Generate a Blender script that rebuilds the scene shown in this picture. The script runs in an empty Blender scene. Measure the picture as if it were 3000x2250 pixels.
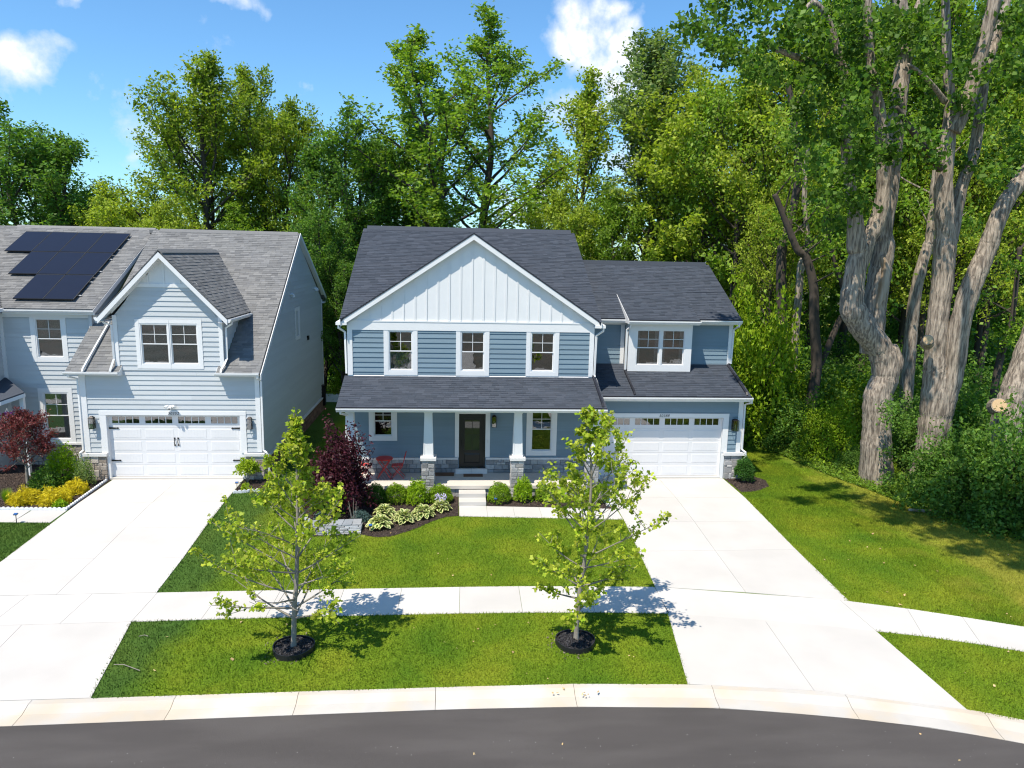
import bpy, bmesh, math, random
import numpy as np
from mathutils import Vector, Matrix
random.seed(7); RNG = np.random.default_rng(7)
scene = bpy.context.scene
COL = scene.collection

# ---------------------------------------------------------------- camera
CAMH = 8.8787
PITCH, YAW, ROLL, FPX = 0.17703, 0.07807, -0.02073, 2128.8
def cam_axes():
    f = np.array([math.sin(YAW)*math.cos(PITCH), math.cos(YAW)*math.cos(PITCH), -math.sin(PITCH)])
    r = np.cross(f, [0, 0, 1.]); r /= np.linalg.norm(r); d = np.cross(f, r)
    c, s = math.cos(ROLL), math.sin(ROLL)
    return c*r+s*d, -s*r+c*d, f
AR, AD, AF = cam_axes()
cam = bpy.data.cameras.new("camera"); camo = bpy.data.objects.new("camera", cam); COL.objects.link(camo)
camo.matrix_world = Matrix(((AR[0], -AD[0], -AF[0], 0), (AR[1], -AD[1], -AF[1], 0), (AR[2], -AD[2], -AF[2], CAMH), (0, 0, 0, 1)))
cam.sensor_width = 36; cam.lens = FPX/3000*36; cam.clip_end = 3000; cam.clip_start = .1
scene.camera = camo
def ray(px, py): return AR*(px-1500)/FPX + AD*(py-1125)/FPX + AF
def at_z(px, py, z=0.):          # a photograph pixel -> the world point at height z
    d = ray(px, py); t = (z-CAMH)/d[2]; return Vector((d[0]*t, d[1]*t, z))
def at_y(px, py, Y):
    d = ray(px, py); t = Y/d[1]; return Vector((d[0]*t, Y, CAMH+d[2]*t))

# ---------------------------------------------------------------- sky, sun, exposure
SUN = Vector((-.37, -.41, 1)).normalized()
world = bpy.data.worlds.new("World"); scene.world = world; world.use_nodes = True
wn, wl = world.node_tree.nodes, world.node_tree.links
bgn = wn["Background"]; bgn.inputs[1].default_value = 0.12
sky = wn.new("ShaderNodeTexSky"); sky.sky_type = 'NISHITA'; sky.sun_disc = False
sky.sun_elevation = math.asin(SUN.z); sky.sun_rotation = math.atan2(SUN.x, SUN.y)
sky.air_density = 1.0; sky.dust_density = .3; sky.ozone_density = 1.0
tc = wn.new("ShaderNodeTexCoord")
def wmath(op, a, b=None, clamp=False):
    n = wn.new("ShaderNodeMath"); n.operation = op; n.use_clamp = clamp
    for i, v in enumerate((a, b)):
        if v is None: continue
        if isinstance(v, (int, float)): n.inputs[i].default_value = v
        else: wl.new(v, n.inputs[i])
    return n.outputs[0]
cloud_blobs = [(15, 165, .035), (70, 160, .045), (120, 175, .046), (165, 188, .036), (200, 205, .02), (320, 432, .022), (345, 428, .02), (900, 295, .022), (925, 290, .024), (870, 310, .02), (700, 5, .04), (640, 0, .025), (160, 0, .025),
               (1690, 75, .055), (1760, 60, .04), (1640, 120, .05), (1800, 90, .03), (1700, 160, .05), (1730, 210, .05), (1850, 150, .04), (1870, 210, .05), (1790, 270, .06), (1880, 300, .05), (1700, 330, .06), (1950, 180, .03), (1480, 560, .05), (1560, 540, .03), (1850, 480, .06), (1950, 560, .06), (2060, 420, .05), (2330, 480, .05), (2290, 440, .04), (2700, 300, .05), (2500, 200, .05)]
noi = wn.new("ShaderNodeTexNoise"); noi.inputs["Scale"].default_value = 11; noi.inputs["Detail"].default_value = 8; noi.inputs["Roughness"].default_value = .62
wl.new(tc.outputs["Generated"], noi.inputs["Vector"])
wv = wn.new("ShaderNodeTexNoise"); wv.inputs["Scale"].default_value = 9; wv.inputs["Detail"].default_value = 4; wl.new(tc.outputs["Generated"], wv.inputs["Vector"])
wsub = wn.new("ShaderNodeVectorMath"); wsub.operation = 'SUBTRACT'; wl.new(wv.outputs["Color"], wsub.inputs[0]); wsub.inputs[1].default_value = (.5, .5, .5)
wsc = wn.new("ShaderNodeVectorMath"); wsc.operation = 'SCALE'; wl.new(wsub.outputs[0], wsc.inputs[0]); wsc.inputs["Scale"].default_value = .14
wad = wn.new("ShaderNodeVectorMath"); wad.operation = 'ADD'; wl.new(tc.outputs["Generated"], wad.inputs[0]); wl.new(wsc.outputs[0], wad.inputs[1])
field = None
for px, py, r in cloud_blobs:
    d = ray(px, py); d = d/np.linalg.norm(d)
    vn = wn.new("ShaderNodeVectorMath"); vn.operation = 'DISTANCE'; wl.new(wad.outputs[0], vn.inputs[0]); vn.inputs[1].default_value = tuple(d)
    v = wmath('SUBTRACT', 1.0, wmath('DIVIDE', vn.outputs["Value"], r*.64))
    field = v if field is None else wmath('MAXIMUM', field, v)
far = wn.new("ShaderNodeTexNoise"); far.inputs["Scale"].default_value = 2.6; far.inputs["Detail"].default_value = 3
wl.new(tc.outputs["Generated"], far.inputs["Vector"])
field = wmath('MAXIMUM', field, wmath('MULTIPLY', wmath('SUBTRACT', far.outputs[0], .66), 5.))
mask = wmath('MULTIPLY', wmath('ADD', wmath('MULTIPLY', wmath('MAXIMUM', field, -1.5), .9), wmath('MULTIPLY', wmath('SUBTRACT', noi.outputs[0], .5), 3.2)), 1.25, True)
mask = wmath('MULTIPLY', mask, .9)
ccol = wn.new("ShaderNodeMixRGB"); ccol.inputs[1].default_value = (4.6, 5.3, 6.3, 1); ccol.inputs[2].default_value = (6.6, 6.7, 6.9, 1)
wl.new(wmath('MULTIPLY', mask, mask), ccol.inputs[0])
hsv = wn.new("ShaderNodeHueSaturation"); hsv.inputs["Saturation"].default_value = 1.0; hsv.inputs["Value"].default_value = 1.0
tint = wn.new("ShaderNodeVectorMath"); tint.operation = 'MULTIPLY'; wl.new(sky.outputs[0], tint.inputs[0]); tint.inputs[1].default_value = (.58, .90, 1.12); wl.new(tint.outputs[0], hsv.inputs["Color"])
cmx = wn.new("ShaderNodeMixRGB"); wl.new(mask, cmx.inputs[0]); wl.new(hsv.outputs[0], cmx.inputs[1]); wl.new(ccol.outputs[0], cmx.inputs[2])
wl.new(cmx.outputs[0], bgn.inputs[0])
sun = bpy.data.lights.new("sun", 'SUN'); sun.energy = 4.5; sun.angle = math.radians(.53); sun.color = (1, .915, .78)
suno = bpy.data.objects.new("sun", sun); COL.objects.link(suno); suno.rotation_euler = SUN.to_track_quat('Z', 'Y').to_euler(); suno.location = (0, 0, 60)
scene.view_settings.view_transform = 'Standard'; scene.view_settings.look = 'None'; scene.view_settings.gamma = 1; scene.view_settings.use_curve_mapping = False
scene.view_settings.exposure = 0.57
scene.cycles.use_denoising = True; scene.cycles.denoiser = 'OPENIMAGEDENOISE'; scene.cycles.denoising_input_passes = 'RGB_ALBEDO_NORMAL'; scene.cycles.denoising_prefilter = 'ACCURATE'; scene.cycles.pixel_filter_type = 'BLACKMAN_HARRIS'; scene.cycles.filter_width = 1.15
scene.cycles.max_bounces = 6; scene.cycles.transparent_max_bounces = 8

# ---------------------------------------------------------------- materials
MATS = {}
def mat(name, col, rough=.6, var=0., nscale=4., isl=0., bump=0., bscale=40., spec=.4, metal=0., col2=None, mixs=None, transl=0., stretch=None, huevar=0., bdist=.02):
    if name in MATS: return MATS[name]
    m = bpy.data.materials.new(name); m.use_nodes = True; MATS[name] = m
    N, L = m.node_tree.nodes, m.node_tree.links
    b = N["Principled BSDF"]; b.inputs["Roughness"].default_value = rough; b.inputs["Metallic"].default_value = metal
    b.inputs["Specular IOR Level"].default_value = spec
    geo = N.new("ShaderNodeNewGeometry"); pos = geo.outputs["Position"]
    if stretch:
        vm = N.new("ShaderNodeVectorMath"); vm.operation = 'MULTIPLY'; L.new(pos, vm.inputs[0]); vm.inputs[1].default_value = stretch; pos = vm.outputs[0]
    def noise(s, d=4):
        n = N.new("ShaderNodeTexNoise"); n.inputs["Scale"].default_value = s; n.inputs["Detail"].default_value = d; L.new(pos, n.inputs["Vector"]); return n.outputs[0]
    def mth(op, a, c, cl=False):
        n = N.new("ShaderNodeMath"); n.operation = op; n.use_clamp = cl
        for i, v in enumerate((a, c)):
            if isinstance(v, (int, float)): n.inputs[i].default_value = v
            else: L.new(v, n.inputs[i])
        return n.outputs[0]
    rgb = N.new("ShaderNodeRGB"); rgb.outputs[0].default_value = (*col, 1); cur = rgb.outputs[0]
    rnd = None
    if isl or huevar:
        oi = N.new("ShaderNodeObjectInfo")
        rnd = mth('FRACT', mth('ADD', geo.outputs["Random Per Island"], oi.outputs["Random"]), 0.)
    if col2 is not None:
        mx = N.new("ShaderNodeMixRGB"); L.new(cur, mx.inputs[1]); mx.inputs[2].default_value = (*col2, 1)
        if mixs is None: L.new(mth('FRACT', mth('MULTIPLY', rnd, 7.31), 0.), mx.inputs[0])
        else: L.new(mth('MULTIPLY', mth('SUBTRACT', noise(mixs, 5), .42), 5., True), mx.inputs[0])
        cur = mx.outputs[0]
    f = None
    if var: f = mth('ADD', 1-var, mth('MULTIPLY', noise(nscale), 2*var))
    if isl:
        g = mth('ADD', 1-isl, mth('MULTIPLY', rnd, 2*isl)); f = g if f is None else mth('MULTIPLY', f, g)
    if f is not None:
        vm = N.new("ShaderNodeVectorMath"); vm.operation = 'SCALE'; L.new(cur, vm.inputs[0]); L.new(f, vm.inputs["Scale"]); cur = vm.outputs[0]
    L.new(cur, b.inputs["Base Color"])
    if bump:
        bn = N.new("ShaderNodeBump"); bn.inputs["Strength"].default_value = bump; bn.inputs["Distance"].default_value = bdist; L.new(noise(bscale, 6), bn.inputs["Height"]); L.new(bn.outputs[0], b.inputs["Normal"])
    if transl:
        t = N.new("ShaderNodeBsdfTranslucent"); ms = N.new("ShaderNodeMixShader"); ms.inputs[0].default_value = transl
        vm2 = N.new("ShaderNodeVectorMath"); vm2.operation = 'MULTIPLY'; L.new(cur, vm2.inputs[0]); vm2.inputs[1].default_value = (1.5, 1.6, .6); L.new(vm2.outputs[0], t.inputs[0])
        L.new(b.outputs[0], ms.inputs[1]); L.new(t.outputs[0], ms.inputs[2]); L.new(ms.outputs[0], N["Material Output"].inputs[0])
    return m
def glass(name, tint, base=.06, k=1.9):
    m = bpy.data.materials.new(name); m.use_nodes = True; N, L = m.node_tree.nodes, m.node_tree.links; N.clear()
    o = N.new("ShaderNodeOutputMaterial"); ms = N.new("ShaderNodeMixShader"); t = N.new("ShaderNodeBsdfTransparent"); g = N.new("ShaderNodeBsdfGlossy")
    t.inputs[0].default_value = (*tint, 1); g.inputs["Roughness"].default_value = .015; g.inputs[0].default_value = (1, 1, 1, 1)
    fr = N.new("ShaderNodeFresnel"); fr.inputs[0].default_value = 1.5
    a = N.new("ShaderNodeMath"); a.operation = 'MULTIPLY_ADD'; a.use_clamp = True; L.new(fr.outputs[0], a.inputs[0]); a.inputs[1].default_value = k; a.inputs[2].default_value = base
    bp = N.new("ShaderNodeBump"); nz = N.new("ShaderNodeTexNoise"); nz.inputs["Scale"].default_value = 2.2; gp = N.new("ShaderNodeNewGeometry"); L.new(gp.outputs["Position"], nz.inputs["Vector"])
    bp.inputs["Strength"].default_value = .02; bp.inputs["Distance"].default_value = .1; L.new(nz.outputs[0], bp.inputs["Height"]); L.new(bp.outputs[0], g.inputs["Normal"])
    L.new(a.outputs[0], ms.inputs[0]); L.new(t.outputs[0], ms.inputs[1]); L.new(g.outputs[0], ms.inputs[2]); L.new(ms.outputs[0], o.inputs[0]); return m

WHITE = mat("white_paint", (.70, .705, .71), .5, .04, 2.5)
WHITE2 = mat("white_door_paint", (.66, .66, .67), .45, .03, 3)
BLUE = mat("blue_siding_paint", (.168, .238, .290), .65, .07, 1.6, isl=.05, bump=.25, bscale=60, stretch=(1, 1, 12))
GREY = mat("grey_siding_paint", (.475, .505, .525), .65, .05, 1.6, isl=.04, bump=.25, bscale=60, stretch=(1, 1, 12))
SHD = mat("dark_shingle", (.046, .056, .074), .9, .10, 14, isl=.14, bump=.6, bscale=160, col2=(.058, .067, .086), spec=.25)
SHL = mat("light_shingle", (.160, .162, .165), .9, .14, 14, isl=.16, bump=.6, bscale=160, col2=(.205, .205, .202), spec=.25)
DKTRIM = mat("dark_metal_edge", (.018, .018, .024), .45)
BLACK = mat("black_paint", (.012, .012, .013), .35)
BRONZE = mat("bronze_metal", (.02, .018, .017), .4, metal=.6)
STONE = mat("grey_stone", (.27, .275, .29), .85, .25, 9, isl=.38, bump=.9, bscale=28, col2=(.40, .39, .38))
STONEB = mat("brown_stone", (.30, .255, .215), .85, .25, 9, isl=.35, bump=.9, bscale=28, col2=(.40, .36, .32))
BRICKM = mat("reddish_brown_brick", (.16, .085, .065), .9, .25, 9, isl=.3, bump=.7, bscale=30, col2=(.22, .14, .11))
MORTAR = mat("mortar", (.33, .32, .30), .95, .1, 8)
CAP = mat("cast_stone_cap", (.66, .65, .64), .8, .08, 12, bump=.4, bscale=40)
CONC = mat("concrete", (.52, .497, .467), .9, .14, .7, isl=.05, bump=.25, bscale=120)
CONCK = mat("kerb_concrete", (.50, .475, .44), .9, .13, 2.2, isl=.05, bump=.4, bscale=60, col2=(.49, .425, .34), mixs=1.1)
CONCP = mat("porch_concrete", (.55, .51, .46), .9, .08, 2, bump=.3, bscale=60)
GLASS = glass("window_glass", (.62, .65, .66))
GLASSD = glass("garage_glass", (.42, .42, .42), .12, 1.6)
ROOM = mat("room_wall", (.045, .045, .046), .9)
BLIND = mat("blind_slat", (.80, .79, .76), .6)
CURT = mat("curtain_fabric", (.55, .56, .56), .9, .12, 8, stretch=(6, 1, .4))
BARKD = mat("dark_bark", (.065, .052, .042), .95, .35, 5, bump=1., bscale=14, stretch=(1, 1, .22))
BARKL = mat("cottonwood_bark", (.38, .315, .25), .95, .35, 4.5, bump=1., bscale=7, stretch=(2.2, 2.2, .28), col2=(.15, .12, .095), mixs=6.5, bdist=.09)
BARKS = mat("sapling_bark", (.24, .215, .18), .9, .3, 12, bump=.6, bscale=40, stretch=(1, 1, .4))
ROT = mat("hollow_brown_wood", (.10, .06, .035), .95, .4, 5, bump=1., bscale=12, stretch=(1, 1, .15), bdist=.05)
DEADW = mat("bare_weathered_wood", (.38, .33, .27), .9, .3, 5, bump=.6, bscale=12, stretch=(1, 1, .15), col2=(.22, .15, .09), mixs=3)
CUTW = mat("cut_wood_end", (.52, .36, .20), .85, .25, 18, bump=.2)
MULCH = mat("dark_mulch", (.038, .026, .021), .95, .5, 22, bump=1., bscale=45, isl=.0)
CHIP = mat("mulch_chip", (.052, .036, .029), .95, .3, 20, isl=.6, col2=(.10, .07, .055))
RED = mat("red_metal_paint", (.55, .035, .03), .4)
def leafm(n, c, c2, isl=.35, tr=.32): return mat(n, c, .5, .18, .55, isl=isl, col2=c2, transl=tr, spec=.2)
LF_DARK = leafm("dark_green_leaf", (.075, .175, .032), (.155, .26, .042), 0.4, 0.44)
LF_MID = leafm("mid_green_leaf", (.130, .245, .030), (.235, .335, .040), 0.4, 0.44)
LF_YEL = leafm("yellow_green_leaf", (.235, .325, .034), (.36, .42, .055), 0.4, 0.44)
LF_GREY = leafm("grey_green_leaf", (.13, .21, .068), (.22, .285, .095), 0.35, 0.42)
LF_COT = leafm("cottonwood_leaf", (.055, .135, .016), (.14, .23, .035), 0.45, 0.42)
LF_BRI = leafm("bright_bush_leaf", (.16, .28, .012), (.27, .37, .02))
LF_SAP = leafm("sapling_leaf", (.19, .29, .014), (.42, .45, .055), 0.4, 0.4)
LF_BOX = leafm("boxwood_leaf", (.13, .25, .012), (.23, .33, .016), .3)
LF_SPI = leafm("spirea_leaf", (.19, .34, .012), (.30, .42, .016), .3)
LF_DBX = leafm("dark_box_leaf", (.035, .10, .010), (.07, .15, .014), .3)
LF_PUR = leafm("purple_leaf", (.040, .010, .016), (.085, .020, .034), .45, .25)
LF_MAP = leafm("red_maple_leaf", (.095, .018, .02), (.19, .048, .05), .4, .25)
LF_GOLD = leafm("golden_needle", (.50, .40, .012), (.62, .52, .02), .3, .2)
LF_LIME = leafm("lime_leaf", (.22, .33, .012), (.32, .40, .03), .3)
LF_JUN = leafm("blue_juniper_needle", (.055, .105, .095), (.10, .16, .15), .3, .1)
LF_CONE = leafm("conical_spruce_needle", (.03, .10, .015), (.06, .15, .02), .3, .15)
LF_HOS = leafm("hosta_leaf", (.08, .15, .03), (.13, .20, .05), .2)
LF_HOSW = leafm("hosta_cream_margin", (.62, .62, .30), (.55, .58, .26), .15)
LF_BLA = mat("grass_blade", (.10, .205, .010), .6, .3, .45, isl=.35, col2=(.24, .30, .018), transl=.3, spec=.2)
FLOWER = mat("purple_petal", (.08, .01, .12), .6, isl=.3)
LILAC = mat("lilac_petal", (.50, .45, .62), .6)

def asphalt_mat():
    m = mat("asphalt", (.086, .077, .073), .9, .2, .8, bump=.9, bscale=150, col2=(.102, .092, .087), mixs=.9, spec=.3, stretch=(.35, 1.6, 1)); return m
ASPH = asphalt_mat()
def lawn_mat(nm="lawn_grass", isl=0., gain=1.):
    m = bpy.data.materials.new(nm); m.use_nodes = True; N, L = m.node_tree.nodes, m.node_tree.links
    b = N["Principled BSDF"]; b.inputs["Roughness"].default_value = .85; b.inputs["Specular IOR Level"].default_value = .15
    g = N.new("ShaderNodeNewGeometry")
    def noise(s, d=5):
        n = N.new("ShaderNodeTexNoise"); n.inputs["Scale"].default_value = s; n.inputs["Detail"].default_value = d; L.new(g.outputs["Position"], n.inputs["Vector"]); return n.outputs[0]
    def ramp(src, stops):
        r = N.new("ShaderNodeValToRGB"); L.new(src, r.inputs[0]); e = r.color_ramp.elements
        while len(e) < len(stops): e.new(.5)
        for x, (p, c) in zip(e, stops): x.position = p; x.color = (*c, 1)
        return r.outputs[0]
    a = ramp(noise(.55), [(.30, (.082, .165, .009)), (.5, (.135, .210, .011)), (.70, (.205, .250, .016))])
    d = ramp(noise(26, 3), [(.3, (.55, .55, .55)), (.7, (1.35, 1.35, 1.35))])
    mx = N.new("ShaderNodeMixRGB"); mx.blend_type = 'MULTIPLY'; mx.inputs[0].default_value = 1; L.new(a, mx.inputs[1]); L.new(d, mx.inputs[2])
    # dry thin turf beside the woods, darker overseeded turf beside the neighbour's drive
    sep = N.new("ShaderNodeSeparateXYZ"); L.new(g.outputs["Position"], sep.inputs[0])
    def mth(op, x, y, cl=False):
        n = N.new("ShaderNodeMath"); n.operation = op; n.use_clamp = cl
        for i, v in enumerate((x, y)):
            if isinstance(v, (int, float)): n.inputs[i].default_value = v
            else: L.new(v, n.inputs[i])
        return n.outputs[0]
    nz = noise(.7)
    dry = mth('ADD', mth('ADD', mth('MULTIPLY', sep.outputs[0], 1.0), mth('MULTIPLY', sep.outputs[1], -.06)), -12.9)
    dry = mth('MULTIPLY', mth('ADD', dry, mth('MULTIPLY', mth('SUBTRACT', nz, .5), 5.)), .6, True)
    dry = mth('MULTIPLY', dry, .5)
    mx2 = N.new("ShaderNodeMixRGB"); L.new(dry, mx2.inputs[0]); L.new(mx.outputs[0], mx2.inputs[1]); mx2.inputs[2].default_value = (.36, .30, .05, 1)
    dk = mth('MULTIPLY', mth('ADD', mth('SUBTRACT', -5.9, sep.outputs[0]), mth('MULTIPLY', mth('SUBTRACT', nz, .5), 1.6)), 1.4, True)
    mx3 = N.new("ShaderNodeMixRGB"); L.new(mth('MULTIPLY', dk, .8), mx3.inputs[0]); L.new(mx2.outputs[0], mx3.inputs[1]); mx3.inputs[2].default_value = (.052, .115, .022, 1)
    sc_ = N.new("ShaderNodeVectorMath"); sc_.operation = 'SCALE'; L.new(mx3.outputs[0], sc_.inputs[0])
    if isl: L.new(mth('ADD', gain*(1-isl), mth('MULTIPLY', g.outputs["Random Per Island"], 2*isl*gain)), sc_.inputs["Scale"])
    else: sc_.inputs["Scale"].default_value = gain
    L.new(sc_.outputs[0], b.inputs["Base Color"])
    bn = N.new("ShaderNodeBump"); bn.inputs["Strength"].default_value = .9; bn.inputs["Distance"].default_value = .03; L.new(noise(70, 3), bn.inputs["Height"]); L.new(bn.outputs[0], b.inputs["Normal"])
    MATS[nm] = m; return m
LAWN = lawn_mat(); BLADES = lawn_mat("grass_blades", .35, 1.15)

# ---------------------------------------------------------------- object helpers
WO = {}
def wo(p): return WO[p.name] if p is not None else Vector((0, 0, 0))
def tag(o, label=None, cat=None, group=None, kind=None):
    if label: o["label"] = label
    if cat: o["category"] = cat
    if group: o["group"] = group
    if kind: o["kind"] = kind
    return o
def empty(name, loc, label=None, cat=None, group=None, kind=None):
    o = bpy.data.objects.new(name, None); COL.objects.link(o); o.location = loc; o.empty_display_size = .2
    WO[o.name] = Vector(loc); return tag(o, label, cat, group, kind)
def link(name, me, parent, origin):
    o = bpy.data.objects.new(name, me); COL.objects.link(o)
    if parent is not None: o.parent = parent
    o.location = Vector(origin)-wo(parent); WO[o.name] = Vector(origin); return o
class MB:
    def __init__(s): s.v = []; s.f = []; s.m = []
    def add(s, vs, fs, mi=0):
        n = len(s.v); s.v += [tuple(v) for v in vs]; s.f += [tuple(i+n for i in f) for f in fs]; s.m += [mi]*len(fs); return s
    def box(s, x0, x1, y0, y1, z0, z1, mi=0):
        return s.add([(x, y, z) for z in (z0, z1) for y in (y0, y1) for x in (x0, x1)],
                     [(0, 2, 3, 1), (4, 5, 7, 6), (0, 1, 5, 4), (2, 6, 7, 3), (0, 4, 6, 2), (1, 3, 7, 5)], mi)
    def fbox(s, fr, u0, u1, v0, v1, w0, w1, mi=0):
        P = [fr(u, v, w) for w in (w0, w1) for v in (v0, v1) for u in (u0, u1)]
        return s.add(P, [(0, 2, 3, 1), (4, 5, 7, 6), (0, 1, 5, 4), (2, 6, 7, 3), (0, 4, 6, 2), (1, 3, 7, 5)], mi)
    def prism(s, A, B, mi=0):          # two matching rings
        n = len(A); return s.add(list(A)+list(B), [tuple(range(n-1, -1, -1)), tuple(range(n, 2*n))]+[(i, (i+1) % n, n+(i+1) % n, n+i) for i in range(n)], mi)
    def tube(s, pts, rad, n=8, mi=0, cap=True, twist=0., jit=0.):
        pts = [Vector(p) for p in pts]
        if isinstance(rad, (int, float)): rad = [rad]*len(pts)
        base = len(s.v); up = Vector((0, 0, 1)); prev = None
        for i, p in enumerate(pts):
            t = (pts[min(i+1, len(pts)-1)]-pts[max(i-1, 0)]).normalized()
            a = prev if prev is not None else (up.cross(t) if abs(t.z) < .9 else Vector((1, 0, 0)))
            a = (a-t*a.dot(t)); a = a.normalized() if a.length > 1e-6 else Vector((1, 0, 0)); b = t.cross(a); prev = a
            for k in range(n):
                an = 2*math.pi*(k+.5)/n+twist; r = rad[i]*(1+jit*math.sin(k*2.4+i*.37)*(1 if k % 2 else .6))
                s.v.append(tuple(p+(a*math.cos(an)+b*math.sin(an))*r))
        for i in range(len(pts)-1):
            for k in range(n):
                s.f.append((base+i*n+k, base+i*n+(k+1) % n, base+(i+1)*n+(k+1) % n, base+(i+1)*n+k)); s.m.append(mi)
        if cap:
            s.f.append(tuple(base+k for k in range(n-1, -1, -1))); s.m.append(mi)
            s.f.append(tuple(base+(len(pts)-1)*n+k for k in range(n))); s.m.append(mi)
        return s
    def build(s, name, m, parent=None, origin=None, smooth=False, kind=None):
        if origin is None:
            if parent is not None and parent.type == 'EMPTY' or parent is None:
                a = np.array(s.v); origin = Vector(((a[:, 0].min()+a[:, 0].max())/2, (a[:, 1].min()+a[:, 1].max())/2, a[:, 2].min()))
            else: origin = Vector(s.v[0])
        origin = Vector(origin)
        me = bpy.data.meshes.new(name); me.from_pydata([(x-origin.x, y-origin.y, z-origin.z) for x, y, z in s.v], [], s.f)
        for k in (m if isinstance(m, (list, tuple)) else [m]): me.materials.append(k)
        if any(s.m): me.polygons.foreach_set("material_index", s.m)
        if smooth: me.polygons.foreach_set("use_smooth", [True]*len(s.f))
        me.update(); bm = bmesh.new(); bm.from_mesh(me); bmesh.ops.recalc_face_normals(bm, faces=bm.faces); bm.to_mesh(me); bm.free()
        o = link(name, me, parent, origin)
        if kind: o["kind"] = kind
        return o
class Fr:                                # a wall frame: u along, v up, w outwards
    def __init__(s, o, U, N): s.o = Vector(o); s.U = Vector(U); s.N = Vector(N)
    def __call__(s, u, v, w=0.): return s.o+s.U*u+Vector((0, 0, v))+s.N*w
def front(Y): return Fr((0, Y, 0), (1, 0, 0), (0, -1, 0))
def quads_mesh(name, V, m, k=4):         # V: (n,k,3) array of loose polygons
    n = len(V); me = bpy.data.meshes.new(name); me.vertices.add(n*k); me.vertices.foreach_set("co", V.reshape(-1).astype(np.float32))
    me.loops.add(n*k); me.loops.foreach_set("vertex_index", np.arange(n*k, dtype=np.int32)); me.polygons.add(n)
    me.polygons.foreach_set("loop_start", np.arange(n, dtype=np.int32)*k); me.polygons.foreach_set("loop_total", np.full(n, k, np.int32))
    for q in (m if isinstance(m, (list, tuple)) else [m]): me.materials.append(q)
    me.update(calc_edges=True); return me
def unit(a): return a/np.maximum(np.linalg.norm(a, axis=-1, keepdims=True), 1e-9)
def leaf_quads(C, size, up=.5, asp=.6, rng=RNG, fold=0.):
    n = len(C); nrm = unit(rng.normal(size=(n, 3))+np.array([0, -.15, up])*1.2); t = unit(np.cross(nrm, rng.normal(size=(n, 3)))); b = np.cross(nrm, t)
    s = (size*(.65+.7*rng.random(n)))[:, None]
    return np.stack([C-t*s, C-b*s*asp+t*s*.15, C+t*s-nrm*s*.35, C+b*s*asp+t*s*.15], 1)
def copy_tree(o, parent=None):
    c = o.copy(); COL.objects.link(c); WO[c.name] = WO[o.name].copy()
    if parent is not None: c.parent = parent
    for ch in o.children: copy_tree(ch, c)
    return c

# ---------------------------------------------------------------- ground layout curves (metres; the camera stands at 0,0)
def curve(pts):
    xs, ys = zip(*pts); return lambda x: np.interp(x, xs, ys)
asph_y = curve([(-60, 12.0), (-30, 12.7), (-15, 12.95), (-8.5, 13.0), (-3, 13.1), (0, 13.15), (2.45, 13.12), (5.3, 12.96), (6.6, 12.75), (7.9, 12.5), (9.4, 12.13), (10.8, 11.62), (14, 10.2), (19, 7.3), (26, 2), (60, -30)])
back_y = curve([(-60, 12.65), (-30, 13.35), (-15, 13.63), (-8.9, 13.68), (-3, 13.75), (0, 13.78), (2.5, 13.78), (4.9, 13.66), (6.95, 13.42), (8.15, 13.18), (9.5, 12.8), (10.36, 12.52), (11.2, 12.14), (14.3, 10.75), (19.5, 7.8), (26.5, 2.5), (61, -29.5)])
swu_y = curve([(-60, 17.2), (-30, 17.95), (-11.6, 18.24), (-6, 18.32), (0, 18.37), (2.25, 18.36), (5.45, 18.2), (8.86, 17.62), (10.2, 17.28), (11.74, 16.75), (12.9, 16.27), (14.2, 15.7), (18, 13.7), (24, 9.5), (60, -22)])
swl_y = curve([(-60, 15.7), (-30, 16.45), (-10.6, 16.7), (-3.6, 16.88), (0, 16.91), (3, 16.88), (5.4, 16.72), (8.2, 16.2), (10.27, 15.66), (11.3, 15.38), (12.4, 14.98), (13.3, 14.6), (17.4, 12.5), (23, 8.5), (60, -24)])
DLL = curve([(13.7, -12.6), (18.3, -12.7), (20.2, -12.8), (23.4, -13.0), (24.5, -13.1), (27.9, -13.15)])   # neighbour drive: x of left edge as a function of y
DLR = curve([(13.7, -7.2), (14.3, -7.34), (16.7, -7.72), (18.3, -7.74), (20.7, -7.86), (24.3, -8.13), (27.9, -8.22)])
DRL = curve([(13.6, 4.92), (15.5, 5.19), (16.7, 5.38), (18.2, 5.45), (20, 5.57), (23, 5.74), (24.9, 5.8), (27.9, 5.75)])
DRR = curve([(12.5, 10.4), (13.5, 10.33), (15.7, 10.27), (17.15, 10.24), (17.3, 10.37), (18.5, 10.43), (21.8, 10.66), (25.8, 10.92), (27.9, 10.92)])
BED = [(.12, 25.8), (.12, 23.77), (-.31, 23.68), (-.77, 23.27), (-1.2, 22.71), (-1.62, 22.3), (-2.03, 21.98), (-2.46, 21.92), (-2.97, 22.15), (-4.64, 22.02), (-5.0, 22.9), (-5.3, 24.2), (-5.1, 25.6), (-4.4, 27.3), (-4.1, 27.3), (-4.0, 25.8)]
BED2 = [(1.13, 25.8), (1.13, 24.72), (2.3, 24.63), (3.5, 24.53), (4.6, 24.42), (5.72, 24.3), (5.75, 25.0), (5.68, 26.4), (5.4, 26.4), (5.35, 25.8)]
BED3 = [(10.95, 27.9), (11.0, 26.1), (11.69, 26.25), (12.4, 26.8), (12.6, 27.6), (12.2, 28.3), (11.7, 28.5)]
BED4 = [(-8.2, 27.9), (-8.16, 26.3), (-7.84, 26.35), (-7.2, 26.55), (-6.95, 27.2), (-7.3, 28.6), (-7.5, 28.6)]
BED5 = [(-13.2, 27.95), (-13.1, 24.6), (-15.4, 24.68), (-19, 24.8), (-19, 30), (-13.9, 30)]
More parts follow.
